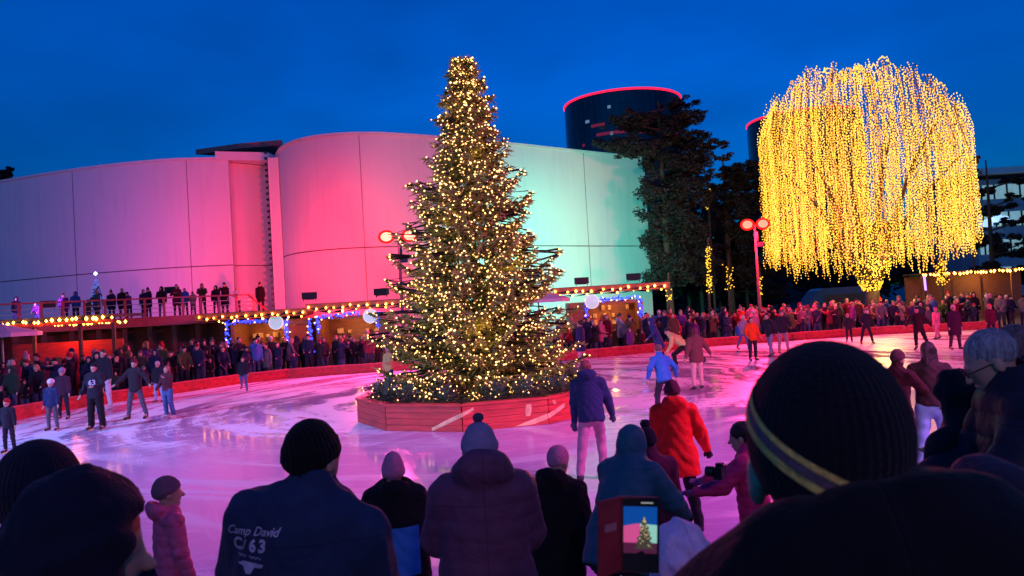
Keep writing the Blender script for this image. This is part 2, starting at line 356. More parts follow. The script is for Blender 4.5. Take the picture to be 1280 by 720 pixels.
keep = rng.random(len(bl)) < np.clip(rr_ * .85 + .12, 0, 1) ; bl = bl[keep]; print('tree bulbs', len(bl))
for k in range(14):                   # the glow the strings give the inner boughs
    z_ = .5 + 7.2 * k / 13; r_ = crown_r(z_) * .62; q = TB + Vector((r_ * math.cos(k * 2.4), r_ * math.sin(k * 2.4), z_)); point('string_glow', q, 22, (1, .50, .14), .32, ct)
order = np.argsort(bl[:, 2]); bl = bl[order]
for k, ch in enumerate(np.array_split(bl, 26)):
    ch = ch[np.argsort(np.arctan2(ch[:, 1], ch[:, 0]))]; octas_obj('light_string', ch, rng.uniform(.012, .031, len(ch)), MAT['bulb'], ct)
# bluish cut boughs laid round the foot
for k in range(17):
    a = 2 * PI * k / 17 + random.uniform(-.1, .1); rr = random.uniform(2.25, 2.6); c0 = TB + Vector((math.cos(a) * rr, math.sin(a) * rr, 0)); c0.z = .52
    C_, U_, W_ = [], [], []
    for q in range(420):
        d = Vector((random.gauss(0, 1), random.gauss(0, 1), abs(random.gauss(0, .9)))).normalized(); s_ = random.random() ** .5
        p = Vector((d.x * .42 * s_, d.y * .42 * s_, d.z * .42 * s_ + .02)); dd = (d + Vector((random.uniform(-.5, .5), random.uniform(-.5, .5), random.uniform(-.3, .3)))).normalized(); e = random.uniform(.04, .09)
        C_.append(p + dd * e); U_.append(dd * e); W_.append(dd.cross(Vector((.3, .2, 1))).normalized() * .012)
    o = quads_obj('fir_bough_bundle', np.array(C_), np.array(U_), np.array(W_), MAT['blue_spruce']); o.location = c0
    tag(o, 'bushy bundle of cut pale green fir boughs lying in the planter round the tree foot', 'bough bundle', 'fir boughs round the foot of the tree')
    octas_obj('light_string', np.array([(random.gauss(0, .2), random.gauss(0, .2), random.uniform(.15, .42)) for _ in range(9)]), .018, MAT['bulb'], o)
# ------------------------------------------------------------------ big white buildings
WALL = bpy.data.materials.new('white facade'); WALL.use_nodes = True; n, l = nodes_of(WALL); b = n['Principled BSDF']; b.inputs['Roughness'].default_value = .6
t = n.new('ShaderNodeTexCoord'); nz = n.new('ShaderNodeTexNoise'); nz.inputs['Scale'].default_value = .25; nz.inputs['Detail'].default_value = 6; l(t.outputs['Object'], nz.inputs[0])
mp = n.new('ShaderNodeMapping'); mp.inputs['Scale'].default_value = (1.5, 1.5, .12); l(t.outputs['Object'], mp.inputs[0]); nz2 = n.new('ShaderNodeTexNoise'); nz2.inputs['Scale'].default_value = 1.6; nz2.inputs['Detail'].default_value = 4; l(mp.outputs[0], nz2.inputs[0])
ad = n.new('ShaderNodeMath'); ad.operation = 'ADD'; l(nz.outputs[0], ad.inputs[0]); l(nz2.outputs[0], ad.inputs[1])
c = n.new('ShaderNodeValToRGB'); c.color_ramp.elements[0].position = .75; c.color_ramp.elements[0].color = (.74, .73, .735, 1); c.color_ramp.elements[1].position = 1.2; c.color_ramp.elements[1].color = (.8, .79, .78, 1); l(ad.outputs[0], c.inputs[0]); l(c.outputs[0], b.inputs['Base Color'])
MAT['seam'] = M('panel joint', (.12, .10, .11), .8, .1)
TOPZ = 14.45
def cr_spline(P, n_=8):
    P = [Vector(p) for p in P]; out = []
    for i in range(len(P) - 1):
        p0 = P[max(i - 1, 0)]; p1 = P[i]; p2 = P[i + 1]; p3 = P[min(i + 2, len(P) - 1)]
        for k in range(n_):
            t = k / n_; out.append(.5 * ((2 * p1) + (p2 - p0) * t + (2 * p0 - 5 * p1 + 4 * p2 - p3) * t * t + (3 * p1 - p0 - 3 * p2 + p3) * t ** 3))
    out.append(P[-1]); return out
def wall_strip(mb, path, z0, z1, thick):
    n_ = len(path); v = []
    for i, p in enumerate(path):
        t = (path[min(i + 1, n_ - 1)] - path[max(i - 1, 0)]).normalized(); nr = Vector((-t.y, t.x, 0))
        q = p + nr * thick
        v += [(p.x, p.y, z0), (p.x, p.y, z1), (q.x, q.y, z1), (q.x, q.y, z0)]
    f = []
    for i in range(n_ - 1):
        for k in range(4): f.append((4 * i + k, 4 * i + (k + 1) % 4, 4 * i + 4 + (k + 1) % 4, 4 * i + 4 + k))
    f += [(0, 3, 2, 1), (4 * n_ - 4, 4 * n_ - 3, 4 * n_ - 2, 4 * n_ - 1)]
    mb.add(v, f); return mb
def at_px(path, px):                     # the point of a wall path seen at column px (about the middle of the wall)
    best = min(range(len(path) - 1), key=lambda i: abs(pix((*path[i].xy, 8))[0] - px) + abs(pix((*path[i + 1].xy, 8))[0] - px))
    a, b_ = path[best], path[best + 1]; xa, xb = pix((*a.xy, 8))[0], pix((*b_.xy, 8))[0]; s = (px - xa) / (xb - xa)
    return a.lerp(b_, s), (b_ - a).normalized()
def facade(root, path, zb, seams, hz, part_name='wall'):
    o = part(wall_strip(MB(), path, zb, TOPZ, .5), part_name, WALL, root)
    off = [Vector((p.x, p.y, 0)) for p in path]
    mb = MB(); fr = offset_path(off, -.012); wall_strip(mb, fr, hz - .035, hz + .035, .02)
    for px in seams:
        p, tdir = at_px(path, px); nr = Vector((tdir.y, -tdir.x, 0)); a = math.atan2(tdir.y, tdir.x)
        c = p + nr * .008; mb.box((c.x, c.y, (zb + TOPZ) / 2), (.035, .02, TOPZ - zb - .1), a)
    part(mb, 'panel_joints', MAT['seam'], root)
    mb = MB(); wall_strip(mb, offset_path(off, -.10), TOPZ + .002, TOPZ + .16, .75); part(mb, 'coping', MAT['white_paint'], root)
def PX(px, d): v = D(px, 300, d); return Vector((v.x, v.y, 0))
hall = empty('curved_hall', (-28, 57, 0)); tag(hall, 'long low white curved hall lit pink and violet behind the raised deck', 'building')
LP = cr_spline([PX(-190, 70), PX(-90, 63.5), PX(0, 59.4), PX(110, 56.2), PX(210, 55), PX(290, 55.6)], 8)
facade(hall, LP, .0, [95, 238], 6.75)
LP2 = cr_spline([PX(290, 56.4), PX(318, 57.4), PX(349, 59.2)], 6)
part(wall_strip(MB(), LP2, 0, TOPZ - .1, .4), 'recessed_wall', WALL, hall)
mb = MB(); wall_strip(mb, offset_path([Vector((p.x, p.y, 0)) for p in LP2], -.012), 6.72, 6.78, .02); part(mb, 'panel_joints', MAT['seam'], hall)
mb = MB(); q0, q1 = PX(274, 55.2), PX(341, 56.6); mb.add([(q0.x, q0.y, TOPZ - .05), (q1.x, q1.y, TOPZ - .05), (q1.x + .3, q1.y + 3, TOPZ - .05), (q0.x, q0.y + 2, TOPZ - .05), (q0.x, q0.y, TOPZ + .55), (q1.x, q1.y, TOPZ + .55), (q1.x + .3, q1.y + 3, TOPZ + .55), (q0.x, q0.y + 2, TOPZ + .55)], [(0, 1, 5, 4), (1, 2, 6, 5), (2, 3, 7, 6), (3, 0, 4, 7), (4, 5, 6, 7), (3, 2, 1, 0)]); part(mb, 'eave_box', WALL, hall)
# dark flat canopy on the roof
mb = MB(); d0 = 60
A = D(252, 181, d0); B = D(322, 176, d0); Cc = D(352, 174, d0 + 1); Dd = D(352, 186, d0 - 3); E = D(305, 193, d0 - 4)
for zt in (0,):
    z = D(300, 187, 58).z; pts = [(A.x, 58.8), (D(300, 190, 58).x, 57.6), (Dd.x, 57.2), (Cc.x + .2, 61), (B.x, 62)]
    v = [(x, y, z) for x, y in pts] + [(x, y, z + .38) for x, y in pts]; mb.add(v, [(0, 1, 2, 3, 4), (9, 8, 7, 6, 5)] + [(i, (i + 1) % 5, 5 + (i + 1) % 5, 5 + i) for i in range(5)])
part(mb, 'roof_canopy', M('canopy sheet', (.22, .12, .12), .7, .2, 2), hall)
mb = MB(); q = PX(331, 62); mb.box((q.x, q.y + 1, TOPZ + .6), (3.4, 3, 1.6)); part(mb, 'stair_head', MAT['roof_dark'], hall)

drum = empty('drum_hall', (-3, 58, 0)); tag(drum, 'tall white hall with rounded end washed salmon and turquoise behind the Christmas tree', 'building')
RP = cr_spline([PX(352, 61), PX(351, 56), PX(362, 52.6), PX(395, 50.6), PX(450, 50.2), PX(520, 51.6), PX(640, 56), PX(720, 59.9), PX(808, 64.8)], 7)
e = RP[-1]; RP2 = RP + [e + Vector((.25, .2, 0)), e + Vector((.45, 7, 0))]
facade(drum, RP2, 0, [455, 735], 7.0)
pil = MB(); q = PX(348, 54.6); pil.box((q.x, q.y, TOPZ / 2 - .2), (.75, .7, TOPZ - .3)); part(pil, 'pilaster', WALL, drum)
lad = MB(); 
for k in range(27): lad.box((q.x - .52, q.y - .2, 3.6 + k * .42), (.20, .16, .17))
lad.box((q.x - .46, q.y - .12, 8.6), (.06, .06, 11)); part(lad, 'cable_ladder', MAT['metal_dark'], drum)

# conifer behind the hall at the edge
def leaf_cloud(blobs, n_, size, flat=1.0):
    C_, U_, W_ = [], [], []
    wts = np.array([b_[1] ** 2 for b_ in blobs]); wts = wts / wts.sum()
    idx = rng.choice(len(blobs), n_, p=wts)
    d = rng.normal(size=(n_, 3)); d /= np.linalg.norm(d, axis=1)[:, None]; rr = rng.random(n_) ** .45
    rad_ = np.array([b_[1] for b_ in blobs])[idx]; ctr = np.array([b_[0] for b_ in blobs])[idx]; fl = np.array([b_[2] if len(b_) > 2 else flat for b_ in blobs])[idx]
    off = d * (rr * rad_)[:, None]; off[:, 2] *= fl; C_ = ctr + off
    u = rng.normal(size=(n_, 3)); u[:, 2] *= .5; u /= np.linalg.norm(u, axis=1)[:, None]; v = np.cross(u, rng.normal(size=(n_, 3))); v /= np.linalg.norm(v, axis=1)[:, None]
    s = rng.uniform(.5, 1.3, n_)[:, None] * size
    return C_, u * s, v * s * .35
def pine(name, base, h, crown, label, n_=9000, size=.16, trunk_r=.28, lean=0, mat='pine', cat='tree', group=None):
    """crown: list of (dx, dz, r, flat) layers, metres from the base"""
    o = empty(name, tuple(base)); tag(o, label, cat, group); tr = MB()
    top = Vector((lean, 0, h)); tr.tube([(0, 0, 0), (lean * .3, .1, h * .4), (lean * .7, 0, h * .75), tuple(top)], [trunk_r, trunk_r * .8, trunk_r * .5, .05]); blobs = []
    for dx, dz, r_, fl in crown:
        k = max(10, int(r_ * 14)); cy_ = random.uniform(-.8, .8)
        tz = max(dz - abs(dx) * .3, h * .2); s_ = tz / h
        tr.tube([(lean * s_, 0, tz), (dx * .6, cy_ * .6, dz - .15 * abs(dx)), (dx, cy_, dz)], [.09, .06, .02], 5, cap=False)
        for j in range(k):
            a = random.uniform(0, 2 * PI); q = random.random() ** .55 * r_ * .95
            blobs.append(((dx + q * math.cos(a), cy_ + q * math.sin(a) * .9, dz + random.uniform(-.45, .45) * fl * r_), r_ * random.uniform(.14, .34), fl * 1.0))
    tr.build('trunk', MAT['bark'], o); quads_obj('crown', *leaf_cloud(blobs, n_, size), MAT[mat], o); return o
def base_at(px, d): v = D(px, 380, d); return Vector((v.x, v.y, 0))
def m_px(d): return d / FPX
def crown_px(base, d, pts):              # crown clumps given where they stand out against the sky: (px, py, r px, flat)
    out = []
    for px, py, rp, fl in pts:
        v = D(px, py, d); out.append((v.x - base.x, v.z, rp * m_px(d), fl))
    return out
b0 = base_at(6, 70); pine('conifer', b0, 19.6, crown_px(b0, 70, [(9, 210, 4, 1), (7, 216, 8, .8), (5, 226, 12, .8), (8, 245, 18, .9)]), 'dark conifer tip showing over the curved roof of the pink hall', 2500, .22)
b0 = base_at(838, 58); pine('pine_tree', b0, 17.5, crown_px(b0, 58, [(850, 128, 26, .45), (828, 150, 46, .4), (868, 145, 20, .5), (850, 172, 40, .4), (880, 183, 34, .3), (905, 196, 15, .4), (800, 188, 42, .45), (850, 205, 46, .5), (835, 235, 40, .8), (865, 245, 30, .8), (840, 275, 36, .8), (830, 310, 34, .9), (862, 290, 26, .8), (850, 340, 40, .8), (828, 350, 22, .8), (780, 152, 30, .5), (775, 180, 34, .4), (822, 262, 26, .9), (845, 315, 40, .9), (875, 325, 26, .9), (872, 220, 26, .6), (818, 290, 18, .8)]),
     'tallest dark pine with flat layered boughs beside the white hall corner', 60000, .11, .3)
b0 = base_at(915, 66); pine('pine_tree', b0, 14.5, crown_px(b0, 66, [(925, 215, 30, .5), (905, 232, 24, .5), (945, 230, 26, .5), (960, 205, 20, .5), (920, 255, 34, .7), (905, 280, 30, .8), (938, 290, 30, .8), (915, 320, 34, .8), (895, 345, 24, .8), (940, 345, 28, .8)]),
     'rounded dark pine between the layered pine and the glowing willow', 44000, .12, .3)
b0 = base_at(878, 75); pine('broadleaf_tree', b0, 12, crown_px(b0, 75, [(885, 270, 20, .8), (872, 300, 26, .8), (890, 330, 26, .8), (880, 355, 22, .8), (905, 350, 26, .8)]), 'dusky leafy tree low in the gap between the two dark pines', 9000, .2, .2)
for px_, d_, hh_, lb in ((862, 78, 15, 'dense dark tree crowded behind the tallest layered pine'), (900, 84, 14, 'dense dark tree filling the gap behind the wrapped trunks'), (935, 80, 13.5, 'dense dark tree just beyond the red lamp post')):
    b0 = base_at(px_, d_); pine('dark_tree', b0, hh_, crown_px(b0, d_, [(px_ + dx, y, r_, .8) for dx, y, r_ in ((0, 262, 20), (-14, 285, 24), (16, 290, 24), (0, 310, 28), (-20, 330, 26), (20, 335, 26), (0, 352, 28), (-22, 362, 22), (24, 364, 22))]), lb, 12000, .2, .2)
b0 = base_at(1245, 62); pine('pine_tree', b0, 12.2, crown_px(b0, 62, [(1262, 226, 18, .5), (1240, 238, 18, .45), (1272, 246, 16, .5), (1248, 262, 24, .5), (1275, 275, 18, .5), (1240, 300, 22, .7), (1262, 312, 26, .7), (1285, 300, 22, .7), (1240, 335, 22, .7), (1270, 345, 30, .6)]), 'ragged dark pine standing before the pale office block', 22000, .11, .22)
b0 = base_at(1222, 56); pine('bare_tree', b0, 10.5, crown_px(b0, 56, [(1217, 200, 9, 1), (1222, 212, 8, 1)]), 'twiggy reddish tree top peeping out beside the glowing willow', 500, .10, .08, mat='bough')

# towers
GLASS = bpy.data.materials.new('tower glass'); GLASS.use_nodes = True; n, l = nodes_of(GLASS); b = n['Principled BSDF']
t = n.new('ShaderNodeTexCoord'); sp_ = n.new('ShaderNodeSeparateXYZ'); l(t.outputs['Object'], sp_.inputs[0])
at = n.new('ShaderNodeMath'); at.operation = 'ARCTAN2'; l(sp_.outputs[0], at.inputs[0]); l(sp_.outputs[1], at.inputs[1])
cmb = n.new('ShaderNodeCombineXYZ'); l(at.outputs[0], cmb.inputs[0]); l(sp_.outputs[2], cmb.inputs[1])
mpp = n.new('ShaderNodeMapping'); mpp.inputs['Scale'].default_value = (11, 1, 1); l(cmb.outputs[0], mpp.inputs[0])
br = n.new('ShaderNodeTexBrick'); br.inputs['Scale'].default_value = 1; br.inputs['Brick Width'].default_value = 1.2; br.inputs['Row Height'].default_value = 3.2; br.inputs['Mortar Size'].default_value = .09; br.offset = 0
br.inputs['Color1'].default_value = (.012, .02, .04, 1); br.inputs['Color2'].default_value = (.03, .04, .07, 1); br.inputs['Mortar'].default_value = (.004, .005, .008, 1); l(mpp.outputs[0], br.inputs[0]); l(br.outputs[0], b.inputs['Base Color'])
b.inputs['Roughness'].default_value = .18
LITWIN = M('lit window', (.5, .5, .5), em=(.45, .75, 1), ems=.22); REDREFL = M('red reflection strip', (.5, .1, .1), em=(1, .03, .12), ems=.13)  # red strips are reflections on the glass, put in as emission
def tower(pxl, pxr, ytop, d, label, wins):
    R_ = (pxr - pxl) / 2 * m_px(d); c = D((pxl + pxr) / 2, ytop, d); H = c.z
    o = empty('round_tower', (c.x, c.y, 0)); tag(o, label, 'building')
    MB().lathe([(R_, 0), (R_, H)], n=64).build('glass_wall', GLASS, o)
    MB().lathe([(.01, H - .4), (R_ * .97, H - .4)], n=48).build('roof', MAT['roof_dark'], o)
    MB().lathe([(R_ + .12, H), (R_ + .12, H + .38), (R_ - .15, H + .38), (R_ - .15, H)], n=64).build('roof_light_ring', MAT['red_neon'], o)
    for (px, py, ww, mt) in wins:
        v = D(px, py, d - R_ * .8); a = math.atan2(v.y - c.y, v.x - c.x); mb = MB(); N = max(2, int(ww / 4) + 2); vv = []; ff = []
        for i in range(N): q = a + (i / (N - 1) - .5) * ww * m_px(d) / R_; vv += [((R_ + .05) * math.cos(q), (R_ + .05) * math.sin(q), v.z - .28), ((R_ + .05) * math.cos(q), (R_ + .05) * math.sin(q), v.z + .28)]
        for i in range(N - 1): ff.append((2 * i, 2 * i + 2, 2 * i + 3, 2 * i + 1))
        mb.add(vv, ff); mb.build('window_or_reflection', mt, o)
tower(705, 850, 132, 150, 'dark round glass tower with red rim light rising behind the layered pine', [(729, 151, 6, LITWIN), (764, 136, 4, LITWIN), (749, 157, 18, REDREFL), (768, 168, 40, REDREFL), (800, 168, 14, REDREFL), (767, 169, 3, LITWIN), (716, 180, 4, REDREFL)])
tower(936, 1072, 152, 160, 'dark round tower with red rim light half hidden behind the glowing willow', [(948, 175, 5, LITWIN)])

# office block with lit floors
ob = D(1300, 300, 92); o = empty('office_block', (ob.x, ob.y, 0)); tag(o, 'pale office block with lit ribbon windows beyond the ragged pine', 'building')
xl = D(1222, 300, 92).x; wdt_ = 34; cx = xl + wdt_ / 2; H = D(1225, 216, 92).z
part(MB().box((cx, 98, H / 2 - .4), (wdt_, 11.9, H - .9)), 'wall', M('office cladding', (.30, .36, .40), .6, .15, 1, em=(.4, .7, .8), ems=.0), o)
part(MB().box((cx, 97.6, H), (wdt_ + 1.4, 14, .7)), 'roof', MAT['white_paint'], o)
OW = M('office windows lit', (.4, .5, .5), .2, .9, .9, em=(.45, .85, .9), ems=.32)
for k in range(4):
    part(MB().box((cx, 92.03, H - 2.4 - k * 3.3), (wdt_ - .6, .1, 1.7)), 'ribbon_window', OW, o)
    mb = MB()
    for j in range(22): mb.box((cx - wdt_ / 2 + .8 + j * 1.55, 91.95, H - 2.4 - k * 3.3), (.18, .12, 1.74))
    part(mb, 'mullion', MAT['metal_dark'], o)
for x_, y_, s_ in ((1247, 278, 1.0), (1257, 280, .8), (1235, 284, .9)):
    v = D(x_, y_, 91.6); q = empty('flood_lamp', tuple(v)); tag(q, {1247: 'brightest white lamp shining through the ragged pine', 1257: 'white lamp close beside the brightest lamp behind the ragged pine', 1235: 'bluish lamp shining between the willow and the ragged pine'}[x_], 'lamp')
    MB().lathe([(.01, 0), (s_ * .55, .1), (s_ * .6, .5), (s_ * .4, .9), (.01, 1)], n=16).build('glass', M('white lamp', (.8, .8, .8), em=(.35, .6, 1), ems=1.3), q, True); MB().box((0, .3, -.15), (.5, .4, .3)).build('bracket', MAT['metal_dark'], q)

# ------------------------------------------------------------------ glowing willow
WD = 45; wb = base_at(1090, WD); m_ = m_px(WD)
wl = empty('weeping_tree', tuple(wb)); tag(wl, 'huge weeping tree hung with curtains of golden fairy lights behind the crowd', 'tree')
tr = MB(); tr.tube([(0, 0, 0), (.1, 0, 2.4), (0, 0, 4)], [.5, .38, .33]); limbs = []
for k in range(11):
    a = 2 * PI * k / 11 + random.uniform(-.2, .2); r_ = random.uniform(3.2, 5.4); zt = random.uniform(9.5, 13.5)
    P = [Vector((0, 0, 2.2)), Vector((math.cos(a) * r_ * .28, math.sin(a) * r_ * .28, 5.2)), Vector((math.cos(a) * r_ * .6, math.sin(a) * r_ * .6, zt * .78)), Vector((math.cos(a) * r_, math.sin(a) * r_, zt))]
    P = cr_spline(P, 6); limbs.append(P); tr.tube(P, list(np.linspace(.2, .03, len(P))), 6, cap=False)
tr.build('trunk', MAT['bark'], wl, True)
def dome_top(x, y):                   # height of the crown at a plan position
    r_ = math.hypot(x, y) / 5.75; base = 11.3 + 3.6 * math.sqrt(max(0, 1 - r_ ** 2.2)); px = 1090 + x / m_
    sil = np.interp(px, [955, 975, 1000, 1025, 1050, 1085, 1110, 1140, 1165, 1185, 1205, 1220], [170, 128, 92, 88, 98, 82, 92, 108, 128, 122, 134, 165])
    zs = D(px, sil, WD).z
    return zs * (1 - .06 * min(1, abs(y) / 5.75) ** 2)
strands = []; tw = MB()
for i in range(520):
    a = random.uniform(0, 2 * PI); r_ = 5.75 * math.sqrt(random.uniform(.04, 1)) if random.random() < .5 else 5.75 * random.uniform(.86, 1.0)
    x, y = r_ * math.cos(a), r_ * math.sin(a); zt = dome_top(x, y) - random.uniform(0, .9) - (random.uniform(0, 3.5) if random.random() < .25 else 0)
    px = 1090 + x / m_; yb = np.interp(px, [955, 975, 1010, 1040, 1060, 1090, 1115, 1140, 1180, 1220], [310, 330, 325, 345, 330, 340, 345, 322, 318, 306]); zb = D(px, yb, WD).z + random.uniform(-.5, .7) * (1.6 if random.random() < .3 else 1)
    if zb > zt - 1.5: zb = zt - 1.5
    sp_ = random.uniform(.13, .19); n_ = int((zt - zb) / sp_); z = zt - np.arange(n_) * sp_
    w1, w2 = random.uniform(-.12, .12), random.uniform(-.12, .12); ph = random.uniform(0, 6)
    # strands arc outwards at their top then hang
    s = np.clip((zt - z) / 1.6, 0, 1); rr = .90 + .10 * np.sqrt(s)
    px_ = 0; P = np.stack([x * rr + w1 * np.sin(z * .8 + ph) + rng.normal(0, .035, n_), y * rr + w2 * np.cos(z * .7 + ph), z], 1); strands.append(P)
    if i % 2 == 0: tw.tube([tuple(P[0]), tuple(P[n_ // 3]), tuple(P[2 * n_ // 3]), tuple(P[-1])], [.02, .014, .01, .006], 3, cap=False)
for i in range(90):                   # crown top sprays
    a = random.uniform(0, 2 * PI); r_ = random.uniform(.5, 4.3); x, y = r_ * math.cos(a), r_ * math.sin(a); z0 = dome_top(x, y) - .6; k = random.randint(10, 18); t_ = np.linspace(0, 1, k)
    dx, dy = random.uniform(-.8, .8), random.uniform(-.8, .8)
    P = np.stack([x + dx * t_, y + dy * t_, z0 + .45 * np.sin(PI * t_) + rng.normal(0, .05, k)], 1); strands.append(P); tw.tube([tuple(P[0]), tuple(P[k // 2]), tuple(P[-1])], .015, 3, cap=False)
tw.build('twigs', MAT['bough'], wl)
strands.sort(key=lambda P: P[:, 1].mean())
gm3 = [MAT['bulb_gold'], MAT['bulb_gold'], MAT['bulb_amber'], MAT['bulb_amber'], MAT['bulb_pale']]
for P in strands[:97]: octas_obj('light_strand', P, rng.uniform(.025, .043, len(P)), random.choice(gm3), wl, 1.5)
for q in range(3): P = np.concatenate(strands[97 + q::3]); struct(octas_obj('light_strand', P, rng.uniform(.024, .04, len(P)), gm3[q * 2], wl, 1.5, wire=False), 'stuff')
tb = []
for k in range(1500):
    z = random.uniform(2.3, 6.3); r_ = np.interp(z, [2.3, 3.2, 4.2, 5.2, 6.3], [.45, .85, 1.5, 2.0, 2.3]) * random.uniform(.65, 1.0); a = random.uniform(0, 2 * PI); tb.append((r_ * math.cos(a), r_ * math.sin(a), z))
octas_obj('trunk_light_net', tb, rng.uniform(.035, .055, len(tb)), MAT['bulb_gold_trunk'], wl)
print('willow bulbs', sum(len(p) for p in strands))
point('willow_glow', (wb.x, wb.y - 1.5, 3.6), 900, (1, .6, .15), .8, wl); point('willow_glow', (wb.x, wb.y, 9), 1500, (1, .6, .15), 1.5, wl)

# slim trunks wrapped in lights
for px, y0, y1, d, wob, nb_, lb in ((886, 308, 367, 52, .05, 120, 'slim trunk wound with golden lights, brightest of those under the dark pines'), (911, 330, 362, 56, .12, 34, 'slim trunk with a few sparse golden lights just behind the brightest wrapped trunk'), (836, 352, 378, 50, .08, 26, 'low post wound with golden lights beside the hut under the pines'), (950, 345, 370, 50, .06, 22, 'thin stem with golden lights beside the red lamp post'), (886, 236, 262, 64, .12, 16, 'thin high bough wound with golden lights inside the dark pines'), (1177, 325, 357, 47, .16, 90, 'short trunk wound with golden lights at the far edge of the glowing willow')):
    b0 = base_at(px, d); za, zb = D(px, y1, d), D(px, y0, d); o = empty('wrapped_trunk', (za.x, za.y, 0)); tag(o, lb, 'tree', 'trees wound with golden lights')
    MB().tube([(0, 0, 0), (0, 0, za.z), (zb.x - za.x, 0, zb.z + .6)], [.1, .09, .05], 6).build('trunk', MAT['bark'], o)
    u = rng.random(nb_); zz = za.z + (zb.z - za.z) * u; an = rng.random(nb_) * 6.28
    octas_obj('light_string', np.stack([(zb.x - za.x) * u + .13 * np.cos(an) + rng.normal(0, wob, nb_), .13 * np.sin(an), zz], 1), .05, MAT['bulb_gold_trunk'], o)

# ------------------------------------------------------------------ raised deck with railing
DZ = 3.1
dk = empty('raised_deck', (-20, 45, 0)); tag(dk, 'raised timber viewing deck in front of the pink hall', 'deck')
f0, f1 = G(-60, 424, DZ) if False else None, None
def onz(px, d, z=DZ): v = D(px, 400, d); return Vector((v.x, v.y, z))
fl_, fr_ = onz(-160, 35), onz(318, 44); 
v = [(fl_.x, fl_.y, DZ), (fr_.x, fr_.y, DZ), (fr_.x + 2.2, 53.2, DZ), (-18.5, 60, DZ), (-48, 68, DZ)]
mb = MB(); mb.add([(x, y, DZ - .22) for x, y, z in v] + v, [(4, 3, 2, 1, 0), (5, 6, 7, 8, 9)] + [(i, (i + 1) % 5, 5 + (i + 1) % 5, 5 + i) for i in range(5)]); part(mb, 'deck_floor', MAT['wood_dark'], dk)
dv = (fr_ - fl_); La = dv.length; an = math.atan2(dv.y, dv.x); nrm = Vector((dv.y, -dv.x, 0)).normalized()
mb = MB(); c = (fl_ + fr_) / 2 + nrm * .04; mb.box((c.x, c.y, DZ - .20), (La, .07, .50), an); part(mb, 'fascia_board', MAT['red_rail'], dk)
for k in range(14):
    q = fl_.lerp(fr_, (k + .5) / 14) - nrm * .3; part(MB().box((q.x, q.y, (DZ - .46) / 2), (.25, .25, DZ - .46), an), 'support_post', MAT['wood_dark'], dk)
mb = MB(); c = (fl_ + fr_) / 2 - nrm * 1.6; mb.box((c.x, c.y, 1.3), (La, .15, 2.6), an); part(mb, 'back_panel', MAT['wood_dark'], dk)
rl = empty('deck_railing', tuple(fl_)); tag(rl, 'slanting red-lit handrail with slim posts along the edge of the raised deck', 'railing')
for k in range(19):
    q = fl_.lerp(fr_, k / 18) - nrm * .03; part(MB().box((q.x, q.y, DZ + .5), (.12, .07, 1.0), an), 'post', MAT['red_rail'], rl)
c = (fl_ + fr_) / 2 - nrm * .03
part(MB().box((c.x, c.y, DZ + 1.04), (La, .16, .08), an), 'handrail', MAT['red_rail'], rl)
for z in (.25, .5, .75): part(MB().box((c.x, c.y, DZ + z), (La, .025, .03), an), 'wire', MAT['metal_grey'], rl)
st_ = empty('deck_stair', (fr_.x + .5, fr_.y, 0)); tag(st_, 'short timber stair with sloping handrail at the end of the raised deck', 'stair'); mb = MB()
for k in range(14): mb.box((fr_.x + .4 + k * .26, fr_.y - .6, DZ - .14 - k * .22), (.3, 1.2, .06))
part(mb, 'steps', MAT['wood_dark'], st_); part(MB().tube([(fr_.x + .1, fr_.y - 1.15, DZ + 1.0), (fr_.x + 3.9, fr_.y - 1.15, .6)], .05), 'handrail', MAT['red_rail'], st_)

# small blue LED tree on the deck
v = D(121, 378, 44); q = empty('led_tree', (v.x, v.y, DZ)); tag(q, 'small cone tree of pale blue lights on the raised deck', 'decoration'); P = []
for k in range(260): z = random.random() ** .8; a = k * .55; P.append(((1.05 - z) * .62 * math.cos(a), (1.05 - z) * .62 * math.sin(a), .2 + z * 2.2))
MB().tube([(0, 0, 0), (0, 0, 2.4)], .03, 6).build('pole', MAT['metal_grey'], q); octas_obj('light_string', P, .035, MAT['bulb_ice'], q)
octas_obj('tree_star', [(0, 0, 2.75)], .13, MAT['lamp_glow'], q)

